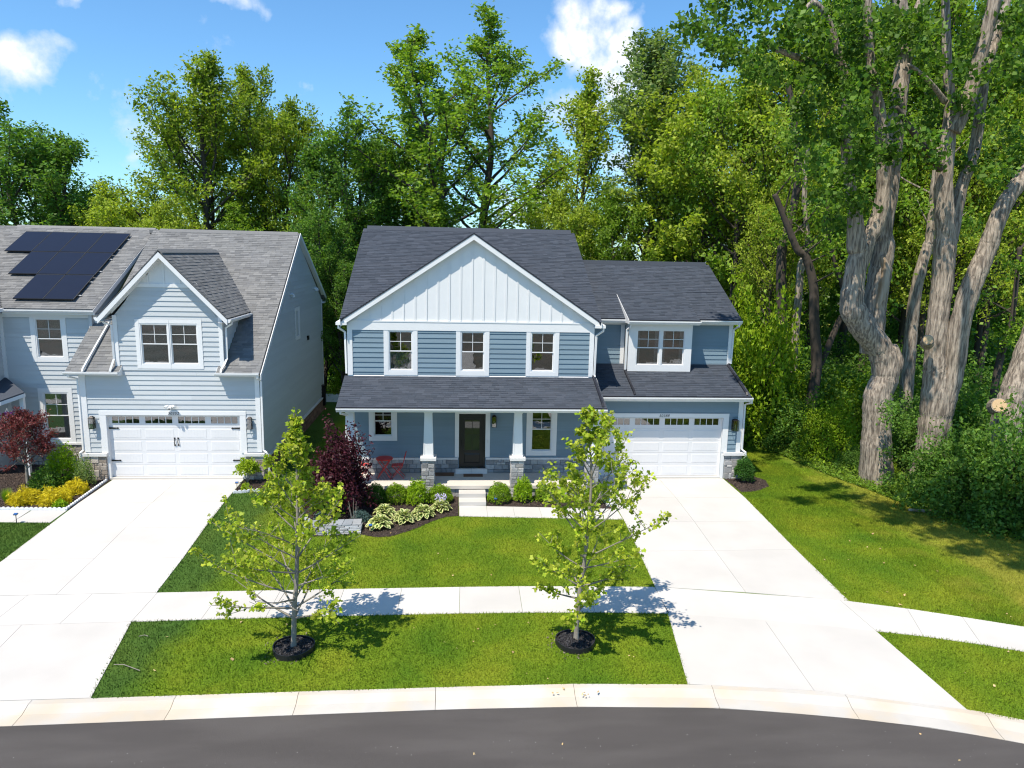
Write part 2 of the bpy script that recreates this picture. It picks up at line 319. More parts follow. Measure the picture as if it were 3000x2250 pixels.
WOODS = [(x, y) for x, y in [tuple(at_z(px, py)[:2]) for px, py in ((2190, 1275), (2260, 1320), (2350, 1360), (2450, 1400), (2560, 1440), (2680, 1490), (2820, 1540), (3000, 1585), (3200, 1640))]]
WOODS_P = WOODS+[(60, 20), (60, 90), (-70, 90), (-70, 46), (9, 46), (13.6, 44)]
HOUSES = [[(-4.1, 27.3), (5.3, 27.3), (5.3, 27.9), (11.6, 27.9), (11.6, 41), (-4.1, 41)], [(-4.1, 25.6), (5.4, 25.6), (5.4, 27.9), (-4.1, 27.9)], [(-40, 30), (-14.1, 30), (-14.1, 27.9), (-7.45, 27.9), (-7.45, 41.3), (-40, 41.3)]]
FLAG = [(-5.0, 22.0), (-2.98, 22.15), (-3.06, 23.0), (-4.9, 23.05)]
def inside(P, poly):
    x, y = P[:, 0], P[:, 1]; r = np.zeros(len(P), bool); n = len(poly)
    for i in range(n):
        x1, y1 = poly[i]; x2, y2 = poly[(i+1) % n]
        c = ((y1 > y) != (y2 > y)); xi = (x2-x1)*(y-y1)/((y2-y1) if y2 != y1 else 1e-9)+x1; r ^= c & (x < xi)
    return r
def dl(y): return DLL(y)
def is_lawn(P, m=0.0):
    x, y = P[:, 0], P[:, 1]
    ok = y > back_y(x)+m
    ok &= ~((y > swl_y(x)-m) & (y < swu_y(x)+m))
    ok &= ~((x > DLL(y)-m) & (x < DLR(y)+m) & (y < 28))
    ok &= ~((x > DRL(y)-m) & (x < DRR(y)+m) & (y < 28))
    ok &= ~((x > .1) & (x < 5.8) & (y > 23.72-(x-.1)*.07-m) & (y < 24.8))
    ok &= ~((x < -13) & (y > 23.4-m) & (y < 24.7))
    for p in (BED, BED2, BED3, BED4, BED5, FLAG, WOODS_P, *HOUSES): ok &= ~inside(P, p)
    return ok
# sheets
def sheet(name, poly, z, m, kind='structure'):
    mb = MB(); mb.add([(x, y, z) for x, y in poly], [tuple(range(len(poly)))]); o = mb.build(name, m, None, (0, 0, z)); o["kind"] = kind; return o
EARTH = mat("woodland_floor", (.050, .048, .022), .95, .5, 1.5, bump=1., bscale=9, col2=(.045, .075, .014), mixs=1.2)
FAR_LAWN = mat("far_lawn", (.10, .10, .075), .9, .2, .3, bump=.4, bscale=20, col2=(.15, .12, .09), mixs=.25)
sheet("ground", [(-900, -300), (900, -300), (900, 1500), (-900, 1500)], -.19, FAR_LAWN)
mb = MB()
xs = list(np.arange(-60, 60.1, 1.))
for i in range(len(xs)-1):
    a, b = xs[i], xs[i+1]; mb.add([(a, float(back_y(a)), 0), (b, float(back_y(b)), 0), (b, 110, 0), (a, 110, 0)], [(0, 1, 2, 3)])
lawn = mb.build("lawn", LAWN, None, (0, 0, 0)); lawn["kind"] = "structure"
sheet("woodland_floor", WOODS_P, .004, EARTH)
mb = MB()
for i in range(len(xs)-1):
    a, b = xs[i], xs[i+1]; mb.add([(a, float(asph_y(a)), -.075), (b, float(asph_y(b)), -.075), (b, float(asph_y(b))-9.2, -.075), (a, float(asph_y(a))-9.2, -.075)], [(0, 1, 2, 3)])
mb.build("road", ASPH, None, (0, 0, -.075), kind="structure")
mb = MB()
for x0 in np.arange(-60, 56, 1.):
    mb.add([(x0, float(asph_y(x0))-9.2, -.03), (x0+1, float(asph_y(x0+1))-9.2, -.03), (x0+1, float(asph_y(x0+1))-9.8, .0), (x0, float(asph_y(x0))-9.8, .0)], [(0, 3, 2, 1)])
mb.build("opposite_kerb", CONCK, None, (0, 0, 0), kind="structure")
mb = MB(); mb.box(-60, 22, -1.5, -0.1, -.05, .02); mb.box(-4, 1.5, -12, -1.5, -.05, .02); mb.box(-4.3, 1.8, -.1, 3.3, -.05, .01)
mb.build("opposite_pavement", CONC, None, (0, 0, 0), kind="structure")

# slabs -----------------------------------------------------------------
def slab(parent, poly, z0=-.08, z1=.015, m=CONC, name="slab", gap=.006):
    cx = sum(p[0] for p in poly)/len(poly); cy = sum(p[1] for p in poly)/len(poly); q = []
    for i, (x, y) in enumerate(poly):
        d = Vector((cx-x, cy-y)); L = max(d.length, .01); q.append((x+d.x/L*gap, y+d.y/L*gap))
    mb = MB(); mb.prism([(x, y, z0) for x, y in q], [(x, y, z1) for x, y in q]); return mb.build(name, m, parent, (cx, cy, z0))
sw = empty("sidewalk", (0, 17.6, 0), kind="structure")
xj = [-30, -27, -24, -21, -18.7, -17.1, -15.6, -14.05, -12.5, -10.93, -9.35, -7.73, -6.12, -4.6, -2.95, -1.43, .12, 1.71, 3.55, 5.42]
for a, b in zip(xj[:-1], xj[1:]):
    slab(sw, [(a, float(swl_y(a))), (b, float(swl_y(b))), (b+.02, float(swu_y(b))), (a+.02, float(swu_y(a)))])
jt = [((5.38, 16.70), (5.45, 18.2)), ((10.25, 15.66), (10.2, 17.28)), ((11.28, 15.38), (11.74, 16.75)), ((12.44, 14.96), (12.9, 16.27)), ((13.6, 14.45), (14.2, 15.7)), ((15.0, 13.75), (15.6, 15.0)), ((17.4, 12.5), (18.0, 13.7)), ((20.5, 10.3), (21.2, 11.5))]
for (l0, u0), (l1, u1) in zip(jt[:-1], jt[1:]): slab(sw, [l0, l1, u1, u0])
def drive(name, LX, RX, ys, split, z=.018):
    root = empty(name, (float(LX(20)), 20, 0), kind="structure")
    for a, b in zip(ys[:-1], ys[1:]):
        for s0, s1 in split:
            def P(y, s): return (float(LX(y)+(RX(y)-LX(y))*s), y)
            pl = [P(a, s0), P(a, s1), P(b, s1), P(b, s0)]
            if a < 14.0: pl = [(x, float(back_y(x))+.005) if abs(y-a) < 1e-6 else (x, y) for x, y in pl]
            if abs(b-16.7) < .05: pl = [(x, float(swl_y(x))-.005) if abs(y-b) < 1e-6 else (x, y) for x, y in pl]
            if abs(a-18.3) < .1: pl = [(x, float(swu_y(x))+.005) if abs(y-a) < 1e-6 else (x, y) for x, y in pl]
            slab(root, pl, z1=z)
drive("driveway", DRL, DRR, [18.3, 20.6, 23.05, 25.5, 27.86], [(0, .48), (.48, 1)])
drive("driveway_apron", DRL, DRR, [13.5, 16.7], [(0, .48), (.48, 1)])
drive("neighbour_driveway", DLL, DLR, [18.3, 20.5, 22.9, 25.3, 27.96], [(0, .5), (.5, 1)])
drive("neighbour_apron", DLL, DLR, [13.5, 16.7], [(0, .5), (.5, 1)])
fw = empty("front_walk", (1, 24, 0), kind="structure")
wx = [.14, 1.11, 2.05, 2.98, 3.9, 4.82, 5.73]
for a, b in zip(wx[:-1], wx[1:]): slab(fw, [(a, 23.73-(a-.14)*.075), (b, 23.73-(b-.14)*.075), (b, 24.72-(b-1.1)*.078), (a, 24.72-(a-1.1)*.078)])
nw = empty("neighbour_walk", (-15, 24, 0), kind="structure")
for k in range(6): slab(nw, [(-13.08-k*1.2, 23.4+k*.07), (-14.28-k*1.2, 23.47+k*.07), (-14.28-k*1.2, 24.57+k*.04), (-13.12-k*1.2, 24.53+k*.04)])
# kerb
kb = empty("kerb", (0, 13.4, 0), kind="structure")
kx = [-26, -22.8, -19.6, -16.4, -13.6, -10.9, -8.3, -5.55, -3.14, -.37, 2.48, 5.36, 8.03, 10.5, 13.2, 16.2, 19.4, 22.5]
KP = [(0, -.12), (0, -.068), (.30, -.062), (.42, -.02), (.50, .012), (.63, .012), (.63, -.12)]
for a, b in zip(kx[:-1], kx[1:]):
    st = np.linspace(a+.005, b-.005, 5); rings = []
    for x in st:
        y0 = float(asph_y(x)); y1 = float(back_y(x)); sl = (float(asph_y(x+.1))-y0)/.1; nx = -sl*.63; rings.append([(x+nx*w/.63*.5, y0+(y1-y0)*w/.63, z) for w, z in KP])
    mb = MB(); n = len(KP)
    for r in rings: mb.v += r
    for i in range(4):
        for k in range(n): mb.f.append((i*n+k, i*n+(k+1) % n, (i+1)*n+(k+1) % n, (i+1)*n+k)); mb.m.append(0)
    mb.f += [tuple(range(n)), tuple(4*n+k for k in range(n))]; mb.m += [0, 0]
    mb.build("kerb_segment", CONCK, kb)
# mulch beds
def bed(poly, name="mulch_bed", z=.012):
    mb = MB(); mb.add([(x, y, z) for x, y in poly], [tuple(range(len(poly)))]); o = mb.build(name, MULCH, None, (poly[0][0], poly[0][1], z)); o["kind"] = "structure"
    P = np.array(poly); lo, hi = P.min(0), P.max(0); A = RNG.random((int((hi-lo).prod()*420), 2))*(hi-lo)+lo; A = A[inside(A, poly)]
    C = np.column_stack([A, z+.004+.03*RNG.random(len(A))]); q = leaf_quads(C, .03, 1.2, .35)
    me = quads_mesh("mulch_chips", q-np.array([*poly[0], z]), CHIP); c = link("mulch_chips", me, o, (poly[0][0], poly[0][1], z)); c["kind"] = "stuff"
for p in (BED, BED2, BED3, BED4, BED5): bed(p)
# grass blades near the camera
A = np.concatenate([RNG.random((360000, 2))*np.array([26, 16])+np.array([-11.5, 12.0]), RNG.random((70000, 2))*np.array([9, 6])+np.array([-17, 18]), RNG.random((60000, 2))*np.array([9, 8])+np.array([10.5, 22]), RNG.random((150000, 2))*np.array([12, 13])+np.array([13.5, 12.5]), RNG.random((30000, 2))*np.array([3, 7])+np.array([11.6, 28]), RNG.random((40000, 2))*np.array([3.4, 16])+np.array([-7.4, 27])])
A = A[is_lawn(A, -.028)]
A = A[A[:, 1] < 36]
n = len(A); h = (.030+.04*RNG.random(n))*np.where(A[:, 1] > 18, .9, 1); w = .006+.006*RNG.random(n); an = RNG.random(n)*6.283; ln = RNG.normal(size=(n, 2))*.018
B = np.column_stack([A, np.zeros(n)]); dx = np.column_stack([np.cos(an)*w, np.sin(an)*w, np.zeros(n)])
tip = B+np.column_stack([ln, h])
me = quads_mesh("grass_blades", np.stack([B-dx, B+dx, tip], 1), BLADES, 3); o = link("grass_blades", me, None, (0, 0, 0)); tag(o, kind="stuff")

# ---------------------------------------------------------------- building helpers
def wall(parent, fr, rect, holes, m, name="wall", w0=-.16, w1=-.002):
    u0, u1, v0, v1 = rect; us = sorted({u0, u1, *[h[0] for h in holes], *[h[1] for h in holes]}); mb = MB()
    for a, b in zip(us[:-1], us[1:]):
        hv = sorted([(h[2], h[3]) for h in holes if h[0] < (a+b)/2 < h[1]]); v = v0
        for c, d in hv:
            if c > v: mb.fbox(fr, a, b, v, c, w0, w1)
            v = d
        if v < v1: mb.fbox(fr, a, b, v, v1, w0, w1)
    return mb.build(name, m, parent)
def poly_x(poly, v):
    r = []
    n = len(poly)
    for i in range(n):
        (a, b), (c, d) = poly[i], poly[(i+1) % n]
        if b == d:
            if abs(b-v) < 1e-9: r += [a, c]
            continue
        t = (v-b)/(d-b)
        if -1e-9 <= t <= 1+1e-9: r.append(a+(c-a)*t)
    return (min(r), max(r)) if len(r) >= 2 else None
def siding(parent, fr, poly, holes, m, exp=.178, th=.027, name="clapboard", v0=None):
    vmin = min(p[1] for p in poly); vmax = max(p[1] for p in poly); v = vmin if v0 is None else v0; k = 0
    while v < vmax-.01:
        a, b = max(v, vmin), min(v+exp, vmax-1e-4)
        if b-a > .015:
            ra, rb = poly_x(poly, a+1e-4), poly_x(poly, b)
            if ra and rb:
                cuts = sorted({ra[0], ra[1], *[min(max(h[i], ra[0]), ra[1]) for h in holes for i in (0, 1) if h[2] < b and h[3] > a]})
                # random butt joint, as the long boards are pieced
                if ra[1]-ra[0] > 4.2: cuts = sorted(cuts+[ra[0]+(ra[1]-ra[0])*(.3+.4*((k*0.618) % 1))])
                for c, d in zip(cuts[:-1], cuts[1:]):
                    if d-c < .02: continue
                    mid = (c+d)/2; aa, bb = a, b
                    for h in holes:
                        if h[0] < mid < h[1] and h[2] < bb and h[3] > aa:
                            if h[2] <= aa and h[3] >= bb: aa = bb
                            elif h[2] > aa: bb = h[2]
                            else: aa = h[3]
                    if bb-aa < .012: continue
                    W = lambda vv: .003+th*(1-(vv-v)/exp)
                    tc0 = rb[0] if c == ra[0] else c; tc1 = rb[1] if d == ra[1] else d
                    if rb[0] > c and c != ra[0]: tc0 = max(c, rb[0])
                    if rb[1] < d and d != ra[1]: tc1 = min(d, rb[1])
                    g = .0015
                    A = [fr(c+g, aa, 0), fr(d-g, aa, 0), fr(tc1-g, bb, 0), fr(tc0+g, bb, 0)]; Bq = [fr(c+g, aa, W(aa)), fr(d-g, aa, W(aa)), fr(tc1-g, bb, W(bb)), fr(tc0+g, bb, W(bb))]
                    mb = MB(); mb.prism(A, Bq); mb.build(name, m, parent)
        v += exp; k += 1
SHUNIT = {}
def shingles(parent, o, U, V, poly, m, npieces=0, exp=.143, seed=1, deck=True, th=.011, wlo=.16, whi=.42):
    """o origin at the eave; U along the eave, V up the slope (unit vectors); poly convex in (u,v). The lowest npieces are separate."""
    o, U, V = Vector(o), Vector(U).normalized(), Vector(V).normalized(); Nn = U.cross(V).normalized()
    if Nn.z < 0: Nn = -Nn
    rg = np.random.default_rng(seed)
    if deck:
        mb = MB(); A = [o+U*u+V*v-Nn*.12 for u, v in poly]; B = [o+U*u+V*v for u, v in poly]; mb.prism(A, B); mb.build("roof_deck", m, parent)
    vmin = min(p[1] for p in poly); vmax = max(p[1] for p in poly); v = vmin; Q = []; sep = 0; row = 0
    if m.name not in SHUNIT:
        me = bpy.data.meshes.new("shingle"); me.from_pydata([(0, 0, 0), (1, 0, 0), (1, 1, -.75), (0, 1, -.75), (0, 0, -1), (1, 0, -1)], [], [(0, 1, 2, 3), (0, 4, 5, 1), (0, 3, 4), (1, 5, 2)]); me.materials.append(m); SHUNIT[m.name] = me
    R = Matrix((U, V, Nn)).transposed()
    while v < vmax-.03:
        e = min(exp, vmax-v); r = poly_x(poly, v+e*.5)
        if r and r[1]-r[0] > .05:
            u = r[0]; u0 = r[0]+0
            while u < r[1]-.03:
                w = wlo+(whi-wlo)*rg.random()
                if row % 2 and u == r[0]: w *= .5
                if r[1]-u-w < .08: w = r[1]-u
                up = .65+.7*(rg.random() > .5)
                if sep < npieces:
                    s = bpy.data.objects.new("shingle", SHUNIT[m.name]); COL.objects.link(s); s.parent = parent
                    p = o+U*(u+.002)+V*v+Nn*(th*up+.003)
                    s.matrix_local = Matrix.Translation(p-wo(parent)) @ R.to_4x4() @ Matrix.Diagonal((w-.004, e, th*up, 1)); WO[s.name] = p; sep += 1
                else:
                    zt = th*up+.003
                    a = o+U*(u+.002)+V*v; b = o+U*(u+w-.002)+V*v
                    Q.append([a+Nn*zt, b+Nn*zt, b+V*e+Nn*.004, a+V*e+Nn*.004]); Q.append([a+Nn*zt, a, b, b+Nn*zt])
                u += w
        v += exp; row += 1
    if Q:
        # top and butt of one shingle must be one island: weld as 6-vertex pieces
        V_ = np.array([[tuple(p) for p in q] for q in Q]).reshape(-1, 2, 4, 3); org = np.array(wo(parent))
        vs = np.concatenate([V_[:, 0], V_[:, 1, 1:3]], 1).reshape(-1, 3)-org; k = len(V_)
        f = []; 
        for i in range(k): b = i*6; f += [(b, b+1, b+2, b+3), (b, b+4, b+5, b+1)]
        me = bpy.data.meshes.new("shingle_field"); me.from_pydata(vs.tolist(), [], f); me.materials.append(m); me.update()
        s = link("shingle_field", me, parent, wo(parent)); s["kind"] = "stuff"
def stones(parent, fr, rect, m, smin=.12, depth=.05, seed=0, name="stone", hset=(.1, .15, .21, .3)):
    """random ashlar filling a rectangle; each stone a pillowed block"""
    rg = random.Random(seed); out = []
    def split(u0, u1, v0, v1):
        w, h = u1-u0, v1-v0
        if h > .32 or (h > .2 and rg.random() < .5 and h > w*.45):
            k = v0+h*rg.choice((.33, .42, .5, .6)); split(u0, u1, v0, k); split(u0, u1, k, v1)
        elif w > .52 or (w > .26 and w > h*2.4) or (w > .3 and rg.random() < .35):
            k = u0+w*rg.choice((.35, .45, .55, .65)); split(u0, k, v0, v1); split(k, u1, v0, v1)
        else: out.append((u0, u1, v0, v1))
    split(*rect)
    for a, b, c, d in out:
        g = .006; a += g; b -= g; c += g; d -= g; p = .012; k = depth*rg.uniform(.75, 1.1)
        mb = MB(); R0 = [fr(a, c, 0), fr(b, c, 0), fr(b, d, 0), fr(a, d, 0)]; R1 = [fr(a, c, k*.7), fr(b, c, k*.7), fr(b, d, k*.7), fr(a, d, k*.7)]
        j = lambda: rg.uniform(-.006, .006)
        R2 = [fr(a+p+j(), c+p+j(), k+j()), fr(b-p+j(), c+p+j(), k+j()), fr(b-p+j(), d-p+j(), k+j()), fr(a+p+j(), d-p+j(), k+j())]
        mb.v += [tuple(x) for x in R0+R1+R2]
        for L in (0, 4):
            for i in range(4): mb.f.append((L+i, L+(i+1) % 4, L+4+(i+1) % 4, L+4+i)); mb.m.append(0)
        mb.f.append((8, 9, 10, 11)); mb.m.append(0); mb.build(name, m, parent)
def window(parent, fr, op, rail=None, trim=(.15, .15, .15, .15), grid=(2, 2), blind=None, base=0., name="window", tm=None, room=True, wsill=True):
    """op = opening (u0,u1,v0,v1); trim widths left,right,bottom,top (0 = none)"""
    u0, u1, v0, v1 = op; tm = tm or WHITE; f = .045; c = base
    mb = MB(); mb.fbox(fr, u0, u0+f, v0, v1, c-.10, c+.022); mb.fbox(fr, u1-f, u1, v0, v1, c-.10, c+.022); mb.fbox(fr, u0+f, u1-f, v0, v0+f, c-.10, c+.03); mb.fbox(fr, u0+f, u1-f, v1-f, v1, c-.10, c+.022)
    win = mb.build(name, tm, parent)
    l, r, b, t = trim; tb = lambda *a: (MB().fbox(fr, *a)).build("trim_board", tm, win)
    if l: tb(u0-l, u0, v0-b, v1+t, c, c+.036)
    if r: tb(u1, u1+r, v0-b, v1+t, c, c+.036)
    if b: tb(u0, u1, v0-b, v0, c, c+.033)
    if t: tb(u0, u1, v1, v1+t, c, c+.033)
    a0, a1, b0, b1 = u0+f, u1-f, v0+f, v1-f; s = .03; rail = rail if rail is not None else (b0+b1)/2
    def sash(x0, x1, y0, y1, w0, w1, top=s, bot=s):
        m = MB(); m.fbox(fr, x0, x0+s, y0, y1, w0, w1); m.fbox(fr, x1-s, x1, y0, y1, w0, w1); m.fbox(fr, x0+s, x1-s, y0, y0+bot, w0, w1); m.fbox(fr, x0+s, x1-s, y1-top, y1, w0, w1); m.build("sash", tm, win)
    sash(a0, a1, rail-.02, b1, c-.045, c-.012, bot=.038); sash(a0, a1, b0, rail+.018, c-.082, c-.047)
    nx, ny = grid; gx0, gx1, gy0, gy1 = a0+s, a1-s, rail+.018, b1-s
    for i in range(nx):
        for j in range(ny):
            x0 = gx0+(gx1-gx0)*i/nx; x1 = gx0+(gx1-gx0)*(i+1)/nx; y0 = gy0+(gy1-gy0)*j/ny; y1 = gy0+(gy1-gy0)*(j+1)/ny
            MB().fbox(fr, x0+.003, x1-.003, y0+.003, y1-.003, c-.032, c-.028).build("pane", GLASS, win)
    MB().fbox(fr, a0+s, a1-s, b0+s, rail-.012, c-.068, c-.064).build("pane", GLASS, win)
    if nx*ny > 1:
        m = MB()
        for i in range(1, nx): x = gx0+(gx1-gx0)*i/nx; m.fbox(fr, x-.009, x+.009, gy0, gy1, c-.027, c-.014)
        for j in range(1, ny): y = gy0+(gy1-gy0)*j/ny; m.fbox(fr, gx0, gx1, y-.009, y+.009, c-.026, c-.015)
        m.build("muntin", tm, win)
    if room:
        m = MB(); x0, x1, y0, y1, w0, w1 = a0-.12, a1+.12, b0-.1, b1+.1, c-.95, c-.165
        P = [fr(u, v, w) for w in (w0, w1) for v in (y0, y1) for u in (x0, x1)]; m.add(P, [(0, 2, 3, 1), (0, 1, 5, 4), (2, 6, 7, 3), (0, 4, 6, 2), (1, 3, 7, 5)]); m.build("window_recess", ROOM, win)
    if blind == 'slats':
        m = MB(); y = b0+.02
        while y < b1-.02:
            A = [fr(a0+.01, y, c-.125), fr(a1-.01, y, c-.125), fr(a1-.01, y+.030, c-.112), fr(a0+.01, y+.030, c-.112)]; m.add(A, [(0, 1, 2, 3)]); y += .042
        o = m.build("blind_slats", BLIND, win); o["kind"] = "stuff"
    if blind in ('curtain', 'half', 'side'):
        m = MB()
        rng_ = [(a0, a1)] if blind != 'side' else [(a0, a0+.16), (a1-.16, a1)]
        yt = b1 if blind != 'half' else rail-.04
        for xa, xb in rng_:
            k = max(6, int((xb-xa)/.03)); P = []
            for i in range(k+1):
                x = xa+(xb-xa)*i/k; P += [fr(x, b0-.02, c-.15+.016*math.sin(i*1.9)), fr(x, yt, c-.15+.016*math.sin(i*1.9))]
            m.add(P, [(2*i, 2*i+2, 2*i+3, 2*i+1) for i in range(k)])
        m.build("curtain", CURT, win)
    return win
def gutter(parent, a, b, out=(0, -1, 0), name="gutter", s=1.):
    """K-style trough from a to b (top back edge on the fascia)"""
    a, b, out = Vector(a), Vector(b), Vector(out); prof = [(0, 0), (0, -.125), (.075, -.125), (.10, -.08), (.125, -.05), (.125, 0), (.112, -.002), (.10, -.05), (.07, -.105), (.01, -.11), (.01, 0)]
    A = [a+out*x*s+Vector((0, 0, z*s)) for x, z in prof]; B = [b+out*x*s+Vector((0, 0, z*s)) for x, z in prof]
    mb = MB(); n = len(prof); mb.v += [tuple(p) for p in A+B]
    for i in range(n): mb.f.append((i, (i+1) % n, n+(i+1) % n, n+i)); mb.m.append(0)
    for base in (0, n): mb.f.append(tuple(base+i for i in (0, 1, 2, 3, 4, 5))); mb.m.append(0)
    return mb.build(name, WHITE, parent)
def spout(parent, pts, m=None, name="downspout", r=.048): return MB().tube(pts, r, 4, twist=0).build(name, m or WHITE, parent)
def board(parent, fr, u0, u1, v0, v1, w0=.0, w1=.04, name="trim_board", m=None): return MB().fbox(fr, u0, u1, v0, v1, w0, w1).build(name, m or WHITE, parent)
def rake_board(parent, fr, a, b, h=.2, w0=0., w1=.035, name="rake_board", m=None):
    """board whose TOP edge runs a->b in (u,v)"""
    mb = MB(); P = [a, b, (b[0], b[1]-h), (a[0], a[1]-h)]; mb.prism([fr(u, v, w0) for u, v in P], [fr(u, v, w1) for u, v in P]); return mb.build(name, m or WHITE, parent)
def soffit(parent, pts, name="soffit"): mb = MB(); mb.add(pts, [tuple(range(len(pts)))]); return mb.build(name, WHITE, parent)
def number_plate(parent, fr, text, u, v, size, name="house_number"):
    cu = bpy.data.curves.new("t", 'FONT'); cu.body = text; cu.size = size; cu.extrude = .004; cu.shear = .25; cu.align_x = 'LEFT'; cu.space_character = 1.1; cu.offset = .0
    t = bpy.data.objects.new("t", cu); COL.objects.link(t); dg = bpy.context.evaluated_depsgraph_get(); me = bpy.data.meshes.new_from_object(t.evaluated_get(dg)); bpy.data.objects.remove(t)
    org = fr(u, v, 0); co = np.zeros(len(me.vertices)*3); me.vertices.foreach_get("co", co); co = co.reshape(-1, 3)
    co = np.array([tuple(fr(u+x, v+y, .012+z)-org) for x, y, z in co]); me.vertices.foreach_set("co", co.reshape(-1)); me.update(); me.materials.clear(); me.materials.append(BRONZE)
    return link(name, me, parent, org)
def wall_lamp(parent, fr, u0, u1, v0, v1):
    cu = (u0+u1)/2; hw = (u1-u0)/2; mb = MB(); mb.fbox(fr, cu-.05, cu+.05, v0+.1, v1-.06, .02, .035); mb.fbox(fr, cu-.015, cu+.015, v1-.13, v1-.1, .03, .16)
    t = .012; w0, w1 = .06, .06+2*hw*.85
    for x in (cu-hw, cu+hw-t):
        for w in (w0, w1-t): mb.fbox(fr, x, x+t, v0, v1-.05, w, w+t)
    for z in (v0, v1-.07): 
        mb.fbox(fr, cu-hw, cu+hw, z, z+t, w0, w0+t); mb.fbox(fr, cu-hw, cu+hw, z, z+t, w1-t, w1); mb.fbox(fr, cu-hw, cu-hw+t, z, z+t, w0+t, w1-t); mb.fbox(fr, cu+hw-t, cu+hw, z, z+t, w0+t, w1-t)
    cw = (w0+w1)/2; A = [fr(cu-hw, v1-.055, w0), fr(cu+hw, v1-.055, w0), fr(cu+hw, v1-.055, w1), fr(cu-hw, v1-.055, w1)]; B = [fr(cu-hw*.4, v1, cw-hw*.4), fr(cu+hw*.4, v1, cw-hw*.4), fr(cu+hw*.4, v1, cw+hw*.4), fr(cu-hw*.4, v1, cw+hw*.4)]; mb.prism(A, B)
    lamp = mb.build("wall_lamp", BRONZE, parent)
    g = MB(); g.fbox(fr, cu-hw+.014, cu+hw-.014, v0+.014, v1-.075, w0+.003, w0+.006); g.fbox(fr, cu-hw+.014, cu+hw-.014, v0+.014, v1-.075, w1-.006, w1-.003); g.build("lamp_glass", GLASS, lamp)
    MB().tube([fr(cu, v0+.02, cw), fr(cu, v0+.14, cw), fr(cu, v0+.2, cw), fr(cu, v0+.24, cw)], [.014, .014, .022, .006], 8).build("bulb", CAP, lamp)
def garage_door(parent, fr, op, rows, winrow, hard=False, grooves=True):
    u0, u1, v0, v1 = op; mb = MB(); mb.fbox(fr, u0, u1, v0, v1, -.20, -.16); d = mb.build("garage_door", WHITE2, parent)
    z = v0; hs = (v1-v0)/rows
    for r in range(rows):
        a, b = v0+hs*r+.004, v0+hs*(r+1)-.004; pw = (u1-u0-.04)/4
        top = r == rows-1
        m = MB()
        if not top: m.fbox(fr, u0, u1, a, b, -.16, -.135)
        else:
            wl, wh = winrow; cells = []
            for k in range(4): c = u0+.02+pw*k; cells.append((c+.09, c+pw-.09))
            us = [u0]+[x for c in cells for x in c]+[u1]
            m.fbox(fr, u0, u1, a, wl, -.16, -.135); m.fbox(fr, u0, u1, wh, b, -.16, -.135)
            for i in range(0, len(us), 2): m.fbox(fr, us[i], us[i+1], wl, wh, -.16, -.135)
        m.build("section", WHITE2, d)
        for k in range(4):
            c0 = u0+.02+pw*k+.075; c1 = u0+.02+pw*(k+1)-.075
            if not top:
                m = MB(); t = .05; A0, A1 = a+.055, b-.055; P0 = [(c0, A0), (c1, A0), (c1, A1), (c0, A1)]; P1 = [(c0+.02, A0+.02), (c1-.02, A0+.02), (c1-.02, A1-.02), (c0+.02, A1-.02)]
                m.prism([fr(x, y, -.1345) for x, y in P0], [fr(x, y, -.127) for x, y in P1])
                if grooves:
                    n = 9
                    for i in range(1, n): x = c0+.05+(c1-c0-.1)*i/n; m.fbox(fr, x-.028, x+.028, A0+.035, A1-.035, -.1275, -.1245)
                m.build("panel", WHITE2, d)
            else:
                wl, wh = winrow; e0, e1 = cells[k]; m = MB()
                for i in range(5): x = e0+(e1-e0)*i/4; m.fbox(fr, x-.012 if 0 < i < 4 else (x if i == 0 else x-.02), x+.012 if 0 < i < 4 else (x+.02 if i == 0 else x), wl, wh, -.158, -.128)
                m.fbox(fr, e0+.02, e1-.02, wl, wl+.018, -.157, -.129); m.fbox(fr, e0+.02, e1-.02, wh-.018, wh, -.157, -.129); m.build("window_grille", WHITE2, d)
                for i in range(4):
                    x0 = e0+(e1-e0)*i/4+.013; x1 = e0+(e1-e0)*(i+1)/4-.013; MB().fbox(fr, x0, x1, wl+.019, wh-.019, -.15, -.145).build("pane", GLASSD, d)
    if hard:
        for zz in hard[0]:
            for sx, x in ((1, u0+.0), (-1, u1-.0)):
                m = MB(); m.prism([fr(x+sx*a, zz+b, -.115) for a, b in ((.0, -.035), (.30, -.018), (.33, -.035), (.38, 0), (.33, .035), (.30, .018), (0, .035))], [fr(x+sx*a, zz+b, -.10) for a, b in ((.0, -.035), (.30, -.018), (.33, -.035), (.38, 0), (.33, .035), (.30, .018), (0, .035))]); m.build("strap_hinge", BLACK, d)
        for x in hard[1]:
            z0, z1 = hard[2]; m = MB(); m.tube([fr(x, z0, -.115), fr(x, z0+.05, -.08), fr(x, (z0+z1)/2, -.06), fr(x, z1-.05, -.08), fr(x, z1, -.115)], [.012, .014, .015, .014, .012], 6); m.fbox(fr, x-.03, x+.03, z0-.03, z0+.03, -.117, -.11); m.fbox(fr, x-.03, x+.03, z1-.03, z1+.03, -.117, -.11); m.build("door_handle", BLACK, d)
    return d

# ================================================================ THE BLUE HOUSE
YM, YG, YU, YB = 27.35, 27.887, 29.9, 29.25
H1 = empty("blue_house", (.6, YM, 0), "slate blue two storey house with white board and batten gable and front porch", "house")
fm = front(YM); fg = front(YG); fu = front(YU); fb = front(YB)
CX = .618
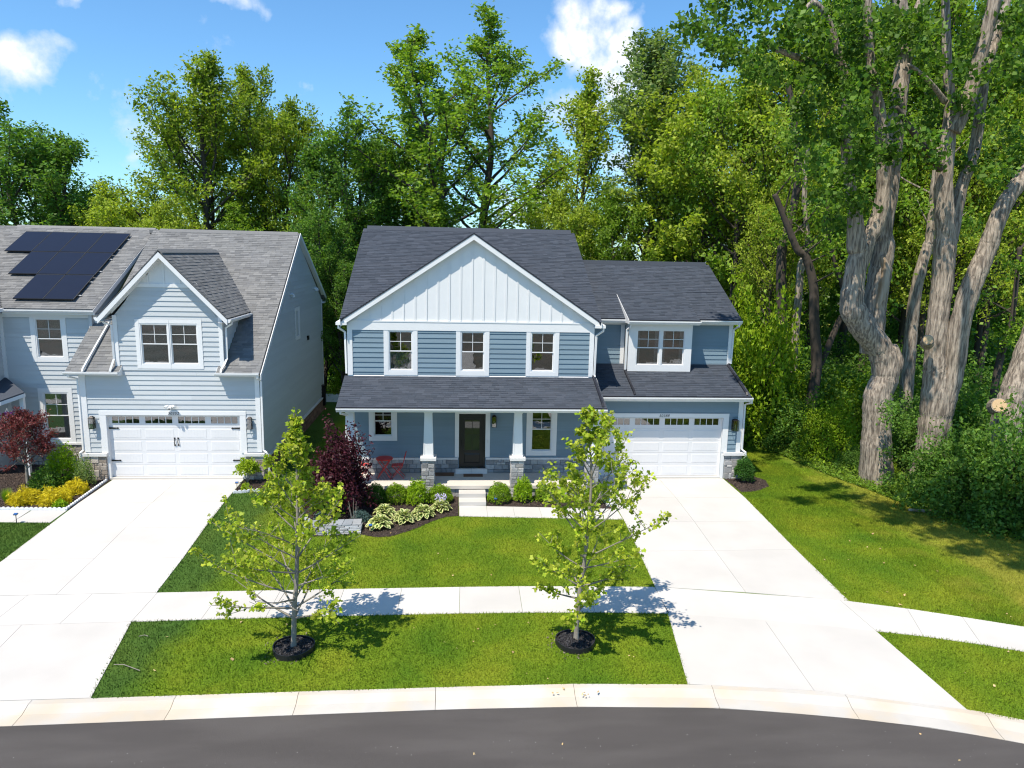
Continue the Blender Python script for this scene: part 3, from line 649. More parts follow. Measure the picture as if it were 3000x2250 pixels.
# windows upstairs
uw = [-2.084, .618, 3.28]; WV = (4.44, 5.985)
holesU = [(c-.47, c+.47, WV[0], WV[1]) for c in uw]
wall(H1, fm, (-4.05, 5.245, 4.1, 6.42), holesU, BLUE)
for c, bl in zip(uw, ('half', None, None)):
    window(H1, fm, (c-.47, c+.47, *WV), rail=5.2, trim=(.16, .16, .155, 0), blind=bl)
for a, b in ((-3.868, uw[0]-.63), (uw[0]+.63, uw[1]-.63), (uw[1]+.63, uw[2]-.63), (uw[2]+.63, 5.078)):
    siding(H1, fm, [(a, 4.30), (b, 4.30), (b, 5.985), (a, 5.985)], [], BLUE, v0=4.22, exp=.1865)
board(H1, fm, -4.054, -3.868, 4.28, 6.30, 0, .042, "corner_board"); board(H1, fm, 5.078, 5.250, 4.28, 6.30, 0, .042, "corner_board")
board(H1, fm, -3.868, 5.078, 5.987, 6.298, 0, .045, "frieze_board")
MB().prism([fm(-4.05, 4.2, .0), fm(5.25, 4.2, .0), fm(5.25, 4.285, 0), fm(-4.05, 4.285, 0)], [fm(-4.05, 4.2, .05), fm(5.25, 4.2, .05), fm(5.25, 4.27, .012), fm(-4.05, 4.27, .012)]).build("roof_flashing", WHITE, H1)
# gable: panel behind, battens each a board
SLG = .664; ZP = 9.56
def gz(x): return ZP-.19-SLG*abs(x-CX)
mb = MB(); P = [(-4.05, 6.3), (5.25, 6.3), (5.25, gz(5.25)+.19), (CX, gz(CX)+.19), (-4.05, gz(-4.05)+.19)]; mb.prism([fm(u, v, -.15) for u, v in P], [fm(u, v, -.001) for u, v in P]); mb.build("gable_wall", WHITE, H1)
k0 = CX-.04
for k in range(-10, 11):
    x = k0+k*.4245; zt = gz(x+.03 if k > 0 else x-.03)-.005
    if zt > 6.36: board(H1, fm, x-.032, x+.032, 6.35, zt, .002, .028, "batten")
for k in range(-11, 11):
    x0 = k0+k*.4245+.034; x1 = x0+.4245-.068; x0 = max(x0, -4.0); x1 = min(x1, 5.2)
    if x1 <= x0: continue
    z0, z1 = gz(x0)-.004, gz(x1)-.004
    if max(z0, z1) < 6.32: continue
    if x0 < CX < x1: pts = [(x0, 6.30), (x1, 6.30), (x1, z1), (CX, gz(CX)), (x0, z0)]
    else: pts = [(x0, 6.30), (x1, 6.30), (x1, max(z1, 6.302)), (x0, max(z0, 6.302))]
    MB().prism([fm(u, v, 0.0005) for u, v in pts], [fm(u, v, .008) for u, v in pts]).build("panel", WHITE, H1)
board(H1, fm, -3.87, 5.08, 6.298, 6.345, 0, .06, "drip_cap")
# rake boards and overhang of the front gable
ro = Fr((0, YM-.22, 0), (1, 0, 0), (0, -1, 0))
for s, xe in ((-1, -4.27), (1, 5.47)):
    ze = ZP-SLG*abs(xe-CX)
    rake_board(H1, ro, (xe, ze), (CX, ZP), .20, 0, .03)
    rake_board(H1, ro, (xe, ze+.03), (CX, ZP+.03), .03, -.01, .045, "drip_edge", DKTRIM)
    rake_board(H1, fm, (xe, ze-.03), (CX, ZP-.03), .17, .010, .036, "frieze_rake")
    soffit(H1, [(xe, YM-.22, ze-.16), (CX, YM-.22, ZP-.16), (CX, YM-.03, ZP-.16), (xe, YM-.03, ze-.16)])
# front gable roof slopes (ridge runs back into the main roof)
EZ = ZP-SLG*(CX+4.27); MS = .468; YR = 34.45; ZR = 9.90; YE = YM-.238
def zmain(y): return 6.42+MS*(y-27.0)
yj = 27.0+(ZP+.05-6.42)/MS
for s, xe in ((-1, -4.27), (1, 5.47)):
    V = Vector((CX-xe, 0, SLG*abs(CX-xe))); L = V.length; U = Vector((0, 1, 0)); ze = ZP+.05-SLG*abs(xe-CX)
    # in (u along y, v up): triangle (0,0),(0,L),(yj-YE, L)
    yv = 27.0+(ze-6.42)/MS-YE
    poly = [(0, 0), (max(yv, .05), 0), (yj-YE, L), (0, L)]
    shingles(H1, (xe, YE, ze), U, V, poly, SHD, 0, seed=11+s)
# main roof front & back
o = Vector((-4.27, 27.0, 6.42)); Vs = Vector((0, YR-27.0, ZR-6.42)); Lm = Vs.length
mb = MB(); poly = [(0, 0), (9.74, 0), (9.74, Lm), (0, Lm)]
A = [o+Vector((u, 0, 0))+Vs.normalized()*v for u, v in poly]
# two visible wedges either side of the cross gable, plus a full deck underneath
fc = Lm*(yj-27.0)/(YR-27.0); e0 = 0.02
shingles(H1, o, (1, 0, 0), Vs, [(0, 0), (.05, 0), (CX+4.27, fc), (CX+4.27, Lm), (0, Lm)], SHD, 0, seed=21)
shingles(H1, o, (1, 0, 0), Vs, [(9.69, 0), (9.74, 0), (9.74, Lm), (CX+4.27, Lm), (CX+4.27, fc)], SHD, 0, seed=22)
Vb = Vector((0, 7.6, -3.4)); mb = MB(); A = [Vector((-4.27, YR, ZR)), Vector((5.47, YR, ZR)), Vector((5.47, YR, ZR))+Vb, Vector((-4.27, YR, ZR))+Vb]
mb.prism([a-Vector((0, 0, .14)) for a in A], A); mb.build("rear_roof", SHD, H1)
def ridge_cap(parent, a, b, m, w=.16, h=.05):
    a, b = Vector(a), Vector(b); d = (b-a); L = d.length; d.normalize(); s = d.cross(Vector((0, 0, 1))).normalized(); n = int(L/.29); mb = MB()
    mb.prism([a+s*w-Vector((0, 0, .09)), a+Vector((0, 0, h)), a-s*w-Vector((0, 0, .09)), a-s*w-Vector((0, 0, .12)), a-Vector((0, 0, .02)), a+s*w-Vector((0, 0, .12))], [b+s*w-Vector((0, 0, .09)), b+Vector((0, 0, h)), b-s*w-Vector((0, 0, .09)), b-s*w-Vector((0, 0, .12)), b-Vector((0, 0, .02)), b+s*w-Vector((0, 0, .12))])
    return mb.build("ridge_cap", m, parent)
ridge_cap(H1, (-4.1, YR, ZR+.03), (5.3, YR, ZR+.03), SHD, .17, .10)
MB().tube([(1.05, YR+.4, ZR-.2), (1.05, YR+.4, ZR+.38)], .04, 8).build("vent_pipe", DKTRIM, H1)
# side and rear shell
for x, s in ((-4.05, -1), (5.245, 1)):
    fs = Fr((x, 0, 0), (0, 1, 0), (s, 0, 0)); P = [(YM, .0), (41.9, .0), (41.9, 6.4), (YR, ZR-.2), (YM, 6.4)]
    MB().prism([fs(u, v, -.15) for u, v in P], [fs(u, v, -.002) for u, v in P]).build("side_wall", BLUE, H1)
    rake_board(H1, Fr((x+s*.226, 0, 0), (0, 1, 0), (s, 0, 0)), (27.0, 6.40), (YR, ZR-.02), .2, -.03, 0., "rake_board")
siding(H1, Fr((-4.05, 0, 0), (0, 1, 0), (-1, 0, 0)), [(YM+.05, .6), (YM+3., .6), (YM+3., 6.3), (YM+.05, 6.3)], [], BLUE, exp=.1865)
# gable-foot gutters, returns and downspouts
for s, x0 in ((-1, -4.27), (1, 5.47)):
    a = (x0-(.13 if s < 0 else -.0), YM-.43, EZ-.02); 
    MB().box(min(x0, x0+s*.14), max(x0, x0+s*.14), YM-.26, YM+.7, EZ-.13, EZ-.01).build("gutter", WHITE, H1)
    MB().box(min(x0-s*.24, x0+s*.16), max(x0-s*.24, x0+s*.16), YM-.28, YM-.22, EZ-.135, EZ-.03).build("eave_return", WHITE, H1)
    MB().box(min(x0-s*.24, x0), max(x0-s*.24, x0), YM-.22, YM, EZ-.135, EZ-.10).build("soffit", WHITE, H1)
spout(H1, [(-4.34, YM-.2, EZ-.13), (-4.34, YM-.2, EZ-.24), (-4.13, YM-.02, EZ-.42), (-4.10, YM-.02, 4.34)])
spout(H1, [(5.56, YM-.2, EZ-.13), (5.56, YM-.2, EZ-.24), (5.33, YM-.02, EZ-.45), (5.31, YM-.02, 4.34), (5.32, YM-.1, 4.28)])
# ---- porch
ZS = .45
pw1 = (-3.15, -2.39, 1.88, 3.02); pw2 = (2.90, 3.76, 1.29, 3.05); dr = (.126, 1.146, .63, 2.80)
wall(H1, fm, (-4.05, 5.245, 0, 4.1), [pw1, pw2, dr], BLUE)
window(H1, fm, pw1, rail=2.50, trim=(.155, .155, .15, .12), blind=None)
window(H1, fm, pw2, rail=2.19, trim=(.165, .165, .15, .12))
siding(H1, fm, [(-3.99, 1.07), (5.2, 1.07), (5.2, 3.32), (-3.99, 3.32)], [(-3.31, -2.23, 1.73, 3.15), (2.73, 3.93, 1.14, 3.18), (-.03, 1.325, .6, 2.94)], BLUE, exp=.1865, v0=1.0)
for a, b in ((-4.05, .1), (1.17, 5.24)):
    stones(H1, fm, (a, b, ZS, .985), STONE, seed=int(a*10)+50)
    x = a
    while x < b-.05:
        e = min(x+.62, b); MB().fbox(fm, x+.003, e-.003, .99, 1.062, 0, .085).build("water_table", CAP, H1); x = e
# front door
door = MB().fbox(fm, dr[0]+.05, dr[1]-.05, dr[2]+.02, dr[3]-.05, -.12, -.075).build("front_door", BLACK, H1)
m = MB(); m.fbox(fm, dr[0], dr[0]+.05, dr[2], dr[3], -.14, -.02); m.fbox(fm, dr[1]-.05, dr[1], dr[2], dr[3], -.14, -.02); m.fbox(fm, dr[0]+.05, dr[1]-.05, dr[3]-.05, dr[3], -.14, -.02); m.build("door_frame", BLACK, door)
gx0, gx1, gy0, gy1 = .345, .93, 1.33, 2.55
for i in range(2):
    for j in range(2):
        x0 = gx0+(gx1-gx0)*i/2; y0 = gy0+(gy1-gy0)*j/2; MB().fbox(fm, x0+.012, x0+(gx1-gx0)/2-.012, y0+.012, y0+(gy1-gy0)/2-.012, -.073, -.068).build("pane", mat("door_glass", (.03, .035, .03), .03, spec=1.), door)
m = MB(); m.fbox(fm, gx0-.03, gx0, gy0-.03, gy1+.03, -.075, -.055); m.fbox(fm, gx1, gx1+.03, gy0-.03, gy1+.03, -.075, -.055); m.fbox(fm, gx0, gx1, gy0-.03, gy0, -.075, -.055); m.fbox(fm, gx0, gx1, gy1, gy1+.03, -.075, -.055); xm = (gx0+gx1)/2; ym = (gy0+gy1)/2; m.fbox(fm, xm-.011, xm+.011, gy0, gy1, -.072, -.058); m.fbox(fm, gx0, xm-.012, ym-.011, ym+.011, -.072, -.058); m.fbox(fm, xm+.012, gx1, ym-.011, ym+.011, -.072, -.058); m.build("door_muntin", BLACK, door)
m = MB(); m.prism([fm(x, y, -.0745) for x, y in ((.32, .82), (.955, .82), (.955, 1.2), (.32, 1.2))], [fm(x, y, -.062) for x, y in ((.36, .86), (.915, .86), (.915, 1.16), (.36, 1.16))]); m.build("door_panel", BLACK, door)
MB().tube([fm(.24, 1.5, -.06), fm(.24, 1.6, -.03), fm(.24, 1.75, -.06)], .012, 6).build("door_handle", BRONZE, door)
board(H1, fm, -.03, .124, .99+.08, 2.93, 0, .04); board(H1, fm, 1.148, 1.325, .99+.08, 2.93, 0, .04); board(H1, fm, .124, 1.148, 2.80, 2.93, 0, .038)
for k in range(2): MB().fbox(fm, -.0+k*.62, .61+k*.62, .45, .63, -.1, .17).build("door_sill_stone", CAP, H1)
MB().fbox(fm, 1.215, 1.265, 1.66, 1.78, .04, .062).build("doorbell", CAP, H1)
wall_lamp(H1, fm, 1.385, 1.555, 2.3, 2.78)
# porch slab, foundation, steps
slabp = MB(); slabp.box(-4.15, 5.35, 25.70, YM, .33, ZS); slabp.build("porch_floor", CONCP, H1)
MB().box(-4.1, 5.3, 25.80, YM, -.05, .33).build("porch_foundation", MORTAR, H1)
stones(H1, front(25.80), (-4.1, 5.3, 0, .32), STONE, seed=5, depth=.04)
for k, (y0, y1, z) in enumerate(((24.75, 25.24, .15), (25.235, 25.70, .30))):
    MB().box(.13, 1.10, y0, y1, 0, z).build("step", CONC, H1)
colx = [-3.79, -.99, 2.272, 5.067]
for cx in colx:
    pier = MB().box(cx-.215, cx+.215, 25.655, 26.08, 0, 1.43).build("pier", MORTAR, H1)
    stones(pier, front(25.655), (cx-.23, cx+.23, 0.0, 1.43), STONE, seed=int(cx*7)+90, depth=.045)
    stones(pier, Fr((cx+.215, 0, 0), (0, 1, 0), (1, 0, 0)), (25.645, 26.08, 0, 1.43), STONE, seed=int(cx*7)+91, depth=.03)
    stones(pier, Fr((cx-.215, 0, 0), (0, 1, 0), (-1, 0, 0)), (25.645, 26.08, 0, 1.43), STONE, seed=int(cx*7)+92, depth=.03)
    MB().box(cx-.285, cx+.285, 25.57, 26.15, 1.432, 1.535).build("pier_cap", CAP, pier)
    yc = 25.865
    def ring(h, z): return [(cx-h, yc-h, z), (cx+h, yc-h, z), (cx+h, yc+h, z), (cx-h, yc+h, z)]
    colm = MB(); colm.prism(ring(.176, 1.537), ring(.128, 3.23)); column = colm.build("column", WHITE, H1)
    for sx in (-1, 1):
        for sy in (-1, 1):
            def cr(h, z): x = cx+sx*h; y = yc+sy*h; return [(x, y, z), (x-sx*.045, y, z), (x-sx*.045, y-sy*.01, z), (x-sx*.01, y-sy*.01, z), (x-sx*.01, y-sy*.045, z), (x, y-sy*.045, z)]
            MB().prism(cr(.184, 1.60), cr(.137, 3.17)).build("corner_strip", WHITE, column)
    MB().box(cx-.20, cx+.20, yc-.20, yc+.20, 1.537, 1.60).build("column_base", WHITE, column)
    MB().box(cx-.155, cx+.155, yc-.155, yc+.155, 3.17, 3.225).build("column_capital", WHITE, column)
MB().box(-4.05, 5.27, 25.72, 26.0, 3.228, 3.45).build("porch_beam", WHITE, H1)
soffit(H1, [(-4.16, 25.3, 3.315), (5.39, 25.3, 3.315), (5.39, YM, 3.315), (-4.16, YM, 3.315)], "porch_ceiling")
MB().box(-4.16, 5.39, 25.27, 25.30, 3.30, 3.475).build("fascia", WHITE, H1)
gutter(H1, (-4.18, 25.27, 3.455), (5.43, 25.27, 3.455))
o = Vector((-4.18, 25.20, 3.485)); Vp = Vector((0, YM-25.20, 4.25-3.485))
shingles(H1, o, (1, 0, 0), Vp, [(0, 0), (9.60, 0), (9.57, Vp.length), (0, Vp.length)], SHD, 300, seed=3)
MB().box(-4.19, 5.43, 25.175, 25.20, 3.445, 3.487).build("drip_edge", DKTRIM, H1)
for s, x in ((-1, -4.17), (1, 5.41)):
    fs = Fr((x, 0, 0), (0, 1, 0), (s, 0, 0)); P = [(25.2, 3.47), (YM, 4.22), (YM, 4.05), (25.2, 3.31)]
    MB().prism([fs(u, v, -.03) for u, v in P], [fs(u, v, 0) for u, v in P]).build("rake_board", WHITE, H1)
    P = [(25.3, 3.32), (YM, 3.32), (YM, 4.1)]; MB().prism([fs(u, v, -.2) for u, v in P], [fs(u, v, -.12) for u, v in P]).build("porch_gable_end", BLUE, H1)
spout(H1, [(5.26, YM-.03, 4.31), (5.27, YM-.12, 4.27), (5.28, 25.36, 3.62), (5.28, 25.27, 3.52)], DKTRIM, "roof_downspout", .05)
spout(H1, [(-4.05, 25.35, 3.33), (-4.05, 25.35, 3.24), (-3.85, 25.62, 3.12)], WHITE)
# ---- garage lower storey
wall(H1, fg, (5.25, 11.53, 0, 3.32), [(5.83, 10.75, 0, 2.53)], BLUE)
siding(H1, fg, [(5.3, 2.73), (11.36, 2.73), (11.36, 3.25), (5.3, 3.25)], [], BLUE, exp=.1865, v0=2.58)
siding(H1, fg, [(10.985, 1.12), (11.36, 1.12), (11.36, 2.73), (10.985, 2.73)], [], BLUE, exp=.1865, v0=1.09)
board(H1, fg, 11.36, 11.545, 1.12, 3.25, 0, .04, "corner_board"); board(H1, fg, 5.28, 11.545, 3.25, 3.34, 0, .045, "frieze_board")
board(H1, fg, 5.45, 10.985, 2.555, 2.727, 0, .045); board(H1, fg, 10.76, 10.985, 1.12, 2.553, 0, .04); board(H1, fg, 5.55, 5.83, 0.02, 2.553, 0, .04)
board(H1, fg, 10.742, 10.90, 0.02, 2.55, -.158, -.004, "door_jamb"); board(H1, fg, 10.762, 10.90, 0.02, 1.12, -.003, .02, "door_jamb"); board(H1, fg, 5.78, 5.838, .02, 2.55, -.158, -.004, "door_jamb"); board(H1, fg, 5.78, 10.8, 2.522, 2.56, -.158, -.004, "door_jamb")
garage_door(H1, fg, (5.83, 10.75, .09, 2.54), 5, (2.20, 2.50), grooves=True)
MB().fbox(fg, 5.8, 10.78, .0, .085, -.2, .03).build("threshold", CONC, H1)
pr = MB().box(10.93, 11.62, YG-.02, YG+.3, 0, 1.0).build("pier", MORTAR, H1)
stones(pr, Fr((0, YG-.02, 0), (1, 0, 0), (0, -1, 0)), (10.92, 11.64, 0, 1.0), STONE, seed=77, depth=.05); stones(pr, Fr((11.62, 0, 0), (0, 1, 0), (1, 0, 0)), (YG-.03, YG+.3, 0, 1.0), STONE, seed=78, depth=.03)
MB().box(10.86, 11.71, YG-.13, YG+.32, 1.002, 1.115).build("pier_cap", CAP, pr)
wall_lamp(H1, fg, 11.10, 11.33, 2.05, 2.54)
number_plate(H1, Fr((0, YG-.035, 0), (1, 0, 0), (0, -1, 0)), "50388", 8.10, 2.585, .155)
fs = Fr((11.53, 0, 0), (0, 1, 0), (1, 0, 0)); P = [(YG, 0), (40, 0), (40, 5.6), (34, 8.4), (YU, 6.3), (YU, 4.3), (YG, 3.4)]
MB().prism([fs(u, v, -.15) for u, v in P], [fs(u, v, -.002) for u, v in P]).build("side_wall", BLUE, H1)
siding(H1, fs, [(YU, 4.4), (39.9, 4.4), (39.9, 5.6), (34, 8.3), (YU, 6.3)], [], BLUE, exp=.1865)
siding(H1, fs, [(YG+.2, .6), (39.9, .6), (39.9, 4.4), (YU, 4.4), (YG+.2, 3.4)], [], BLUE, exp=.1865)
board(H1, Fr((11.53, 0, 0), (0, 1, 0), (1, 0, 0)), YG, YG+.14, 1.12, 3.3, .0, .03, "corner_board")
# lower garage roof
o = Vector((5.50, 27.36, 3.52)); Vg = Vector((0, YU-27.36, 4.43-3.52))
shingles(H1, o, (1, 0, 0), Vg, [(0, 0), (6.15, 0), (6.15, Vg.length), (0, Vg.length)], SHD, 0, seed=4)
MB().box(5.46, 11.66, 27.335, 27.36, 3.47, 3.52).build("drip_edge", DKTRIM, H1)
MB().box(5.30, 11.64, 27.42, 27.45, 3.30, 3.50).build("fascia", WHITE, H1); gutter(H1, (5.48, 27.42, 3.485), (11.70, 27.42, 3.485))
soffit(H1, [(5.3, 27.43, 3.335), (11.64, 27.43, 3.335), (11.64, YG, 3.335), (5.3, YG, 3.335)])
fs2 = Fr((11.65, 0, 0), (0, 1, 0), (1, 0, 0)); P = [(27.36, 3.50), (YU, 4.41), (YU, 4.25), (27.36, 3.34)]; MB().prism([fs2(u, v, -.03) for u, v in P], [fs2(u, v, 0) for u, v in P]).build("rake_board", WHITE, H1)
spout(H1, [(6.94, YB-.04, 4.25), (6.95, YB-.12, 4.20), (6.96, 27.5, 3.66), (6.96, 27.42, 3.56)], DKTRIM, "roof_downspout", .05)
spout(H1, [(11.60, YU-.05, 4.45), (11.5, YU-.15, 4.42), (11.48, 27.5, 3.66), (11.48, 27.42, 3.56)], DKTRIM, "roof_downspout", .05)
spout(H1, [(11.72, 27.50, 3.36), (11.72, 27.5, 3.25), (11.60, YG-.02, 3.10), (11.61, YG-.02, 1.25), (11.72, YG-.15, 1.15), (11.74, YG-.16, .95), (11.68, YG-.08, .85), (11.68, YG-.08, .05)])
# upper garage storey
wall(H1, fu, (5.25, 11.5, 4.3, 6.3), [(7.3, 9.5, 4.3, 6.2)], BLUE)
siding(H1, fu, [(5.3, 4.46), (6.98, 4.46), (6.98, 6.06), (5.3, 6.06)], [], BLUE, exp=.1865); siding(H1, fu, [(9.70, 4.46), (11.495, 4.46), (11.495, 6.08), (9.70, 6.08)], [], BLUE, exp=.1865)
board(H1, fu, 11.495, 11.66, 4.43, 6.09, 0, .04, "corner_board"); board(H1, fu, 6.86, 7.02, 4.43, 6.06, 0, .04, "corner_board")
board(H1, fu, 9.7, 11.66, 6.09, 6.2, 0, .05, "frieze_board"); board(H1, fu, 5.3, 7.05, 6.07, 6.19, 0, .05, "frieze_board")
for a, b in ((5.3, 7.05), (9.71, 11.6)): MB().fbox(fu, a, b, 4.40, 4.455, 0, .035).build("roof_flashing", BLUE, H1)
shg = Vector((0, 34.0-29.45, 8.56-6.37)); Lg = shg.length; o = Vector((5.47, 29.45, 6.37))
shingles(H1, o, (1, 0, 0), shg, [(0, 0), (1.45, 0), (1.45, Lg*.46), (0, Lg*.46)], SHD, 0, seed=31, deck=False)
shingles(H1, o, (1, 0, 0), shg, [(4.40, 0), (6.38, 0), (6.38, Lg*.46), (4.40, Lg*.46)], SHD, 0, seed=32, deck=False)
shingles(H1, o+shg*.46, (1, 0, 0), shg, [(0, 0), (6.38, 0), (6.38, Lg*.54), (0, Lg*.54)], SHD, 0, seed=33, deck=False)
mb = MB(); A = [o, o+Vector((6.38, 0, 0)), o+Vector((6.38, 0, 0))+shg, o+shg]; mb.prism([a-Vector((0, 0, .14)) for a in A], [a-Vector((0, 0, .004)) for a in A]); mb.build("roof_deck", SHD, H1)
A = [Vector((5.47, 34, 8.56)), Vector((11.85, 34, 8.56)), Vector((11.85, 40.4, 5.4)), Vector((5.47, 40.4, 5.4))]; MB().prism([a-Vector((0, 0, .14)) for a in A], A).build("rear_roof", SHD, H1)
ridge_cap(H1, (5.5, 34.0, 8.585), (11.7, 34.0, 8.585), SHD, .17, .09)
rake_board(H1, Fr((11.86, 0, 0), (0, 1, 0), (1, 0, 0)), (29.45, 6.355), (34.0, 8.54), .18, -.03, 0)
# bay
for a, b, z in ((5.47, 6.93, 6.36), (9.86, 11.87, 6.36)):
    MB().box(a, b, 29.50, 29.53, z-.2, z-.02).build("fascia", WHITE, H1); gutter(H1, (a, 29.50, z-.03), (b, 29.50, z-.03)); MB().box(a, b, 29.43, 29.45, z-.03, z+.006).build("drip_edge", DKTRIM, H1)
    soffit(H1, [(a, 29.5, z-.19), (b, 29.5, z-.19), (b, YU, z-.19), (a, YU, z-.19)])
bo = Vector((6.93, 28.80, 6.37)); bv = Vector((0, 2.65, .965))
shingles(H1, bo, (1, 0, 0), bv, [(0, 0), (2.93, 0), (2.93, bv.length), (0, bv.length)], SHD, 0, seed=34)
MB().box(6.93, 9.87, 28.86, 28.89, 6.17, 6.35).build("fascia", WHITE, H1); gutter(H1, (6.93, 28.86, 6.335), (9.90, 28.86, 6.335)); MB().box(6.93, 9.87, 28.775, 28.80, 6.34, 6.372).build("drip_edge", DKTRIM, H1)
soffit(H1, [(6.93, 28.87, 6.18), (9.87, 28.87, 6.18), (9.87, YB, 6.18), (6.93, YB, 6.18)])
fsb = Fr((6.915, 0, 0), (0, 1, 0), (-1, 0, 0)); P = [(28.79, 6.36), (31.3, 7.27), (29.45, 6.37), (29.45, 6.2), (28.79, 6.2)]; MB().prism([fsb(u, v, -.03) for u, v in P], [fsb(u, v, 0) for u, v in P]).build("rake_board", WHITE, H1)
bw = [(7.36, 8.40), (8.44, 9.44)]
wall(H1, fb, (7.05, 9.70, 4.1, 6.2), [(7.36, 8.385, 4.44, 5.96), (8.425, 9.43, 4.44, 5.96)], WHITE, "bay_wall", w0=-.6)
for a, b in ((7.36, 8.385), (8.425, 9.43)): window(H1, fb, (a, b, 4.44, 5.96), rail=5.19, trim=(.0, .0, 0, 0), blind='side', base=.02, room=False)
for a, b, c, d in ((7.05, 7.36, 4.21, 6.19), (9.43, 9.70, 4.21, 6.19), (7.36, 9.43, 4.21, 4.44), (7.36, 9.43, 5.96, 6.19), (8.385, 8.425, 4.44, 5.96)): board(H1, fb, a, b, c, d, 0, .05)
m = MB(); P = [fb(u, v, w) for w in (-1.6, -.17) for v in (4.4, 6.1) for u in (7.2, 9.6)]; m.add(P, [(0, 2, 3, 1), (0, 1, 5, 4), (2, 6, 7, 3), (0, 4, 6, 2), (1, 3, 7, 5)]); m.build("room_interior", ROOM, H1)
spout(H1, [(7.03, 28.95, 6.2), (7.03, 28.98, 6.06), (6.96, YB-.02, 5.92), (6.955, YB-.02, 4.27)])
spout(H1, [(11.76, 29.45, 6.22), (11.76, 29.47, 6.1), (11.68, YU-.06, 5.92), (11.66, YU-.06, 4.47)])

# ================================================================ THE GREY HOUSE (next door, left)
YL = 27.97
H2 = empty("grey_house", (-10.8, YL, 0), "pale grey two storey house with solar panels, street gable over white garage door", "house")
fl = front(YL); S2 = .1865
gop = (-13.21, -8.28, .09, 2.54)
EX = 4.33
wall(H2, fl, (-14.07, -7.50, 0, 4.25), [(-13.21, -8.28, 0, 2.54)], GREY)
wall(H2, fl, (-12.70, -8.80, 4.25, 6.3), [(-11.78, -9.66, 4.50, 6.07)], GREY)
DX, DZ, DS = -10.78, 8.70, 1.045
def dz(x): return DZ-DS*abs(x-DX)
P = [(-12.7, 6.3), (-8.8, 6.3), (DX, dz(DX)-.1)]; MB().prism([fl(u, v, -.16) for u, v in P], [fl(u, v, -.002) for u, v in P]).build("gable_wall", GREY, H2)
# clapboards: below eaves, between trims
holes = [(-13.47, -8.04, -1, 2.725), (-11.93, -9.51, 4.35, 6.225)]
siding(H2, fl, [(-13.87, 1.12), (-7.66, 1.12), (-7.66, 4.22), (-13.87, 4.22)], holes, GREY, exp=S2)
siding(H2, fl, [(-12.56, 4.22+.07), (-8.90, 4.29), (-8.90, 6.3), (-12.56, 6.3)], holes, GREY, exp=S2, v0=4.104)
siding(H2, fl, [(-12.60, 6.3), (-8.94, 6.3), (-9.70, 7.40), (-11.86, 7.40)], [], GREY, exp=S2, v0=6.156)
board(H2, fl, -14.09, -13.87, 1.12, 4.22, 0, .042, "corner_board"); board(H2, fl, -7.66, -7.49, 1.12, 4.22, 0, .042, "corner_board")
board(H2, fl, -12.72, -12.56, 4.45, 6.35, 0, .042, "corner_board"); board(H2, fl, -8.90, -8.76, 4.45, 6.35, 0, .042, "corner_board")
board(H2, fl, -11.9, -9.66, 7.40, 7.53, 0, .045, "frieze_board")
P = [(-11.98, 7.53), (-9.58, 7.53), (DX, DZ-.16)]; MB().prism([fl(u, v, .002) for u, v in P], [fl(u, v, .012) for u, v in P]).build("gable_panel", WHITE, H2)
for x in (-11.35, -10.78, -10.21): board(H2, fl, x-.03, x+.03, 7.53, dz(x)-.2, .012, .035, "batten")
YD = 27.60; fdr = front(YD)
for s, xe in ((-1, -13.09), (1, -8.46)):
    ze = dz(xe)
    rake_board(H2, fdr, (xe, ze), (DX, DZ), .22, 0, .03); rake_board(H2, fdr, (xe, ze+.025), (DX, DZ+.025), .025, -.01, .035, "drip_edge", DKTRIM)
    rake_board(H2, fl, (xe+s*-.35, dz(xe+s*-.35)-.05), (DX, DZ-.05), .20, .0, .035, "frieze_rake")
    soffit(H2, [(xe, YD, ze-.2), (DX, YD, DZ-.2), (DX, YL, DZ-.2), (xe, YL, ze-.2)])
    yb = 27.87+(ze-4.40)/.686; yt = 27.87+(DZ+.05-4.40)/.686; Vd = Vector((DX-xe, 0, DZ-ze)); L = Vd.length
    shingles(H2, (xe, YD-.022, ze+.05), (0, 1, 0), Vd, [(0, 0), (yb-YD+.05, 0), (yt-YD+.05, L), (0, L)], SHL, 0, seed=50+s)
    fx = Fr((-12.70 if s < 0 else -8.80, 0, 0), (0, 1, 0), (s, 0, 0))
    y1 = 27.87+(6.15-4.40)/.686; P = [(YL, 4.50), (y1, 6.15), (YL, 6.15)]; MB().prism([fx(u, v, -.14) for u, v in P], [fx(u, v, -.002) for u, v in P]).build("dormer_side_wall", GREY, H2)
    siding(H2, fx, [(YL+.05, 4.56), (y1, 6.15), (YL+.05, 6.15)], [], GREY, exp=S2, v0=4.48)
    board(H2, fx, YL, YL+.12, 4.50, 6.15, 0.0, .035, "corner_board")
    gy = 27.87+(ze-4.40)/.686-.1
    gutter(H2, (xe, YD, ze-.0), (xe, gy, ze-.0), out=(s, 0, 0)); soffit(H2, [(xe, YD, ze-.13), (xe, gy, ze-.13), (xe-s*.37, gy, ze-.13), (xe-s*.37, YD, ze-.13)])
ridge_cap(H2, (DX, YD, DZ+.06), (DX, 34.0, DZ+.06), SHL, .14, .05)
window(H2, fl, (-11.78, -10.735, 4.50, 6.07), rail=5.29, trim=(.145, 0, .145, .15), blind='slats', base=.0)
window(H2, fl, (-10.705, -9.66, 4.50, 6.07), rail=5.29, trim=(0, .145, .145, .15), blind='slats')
board(H2, fl, -10.735, -10.705, 4.355, 6.22, 0, .04)
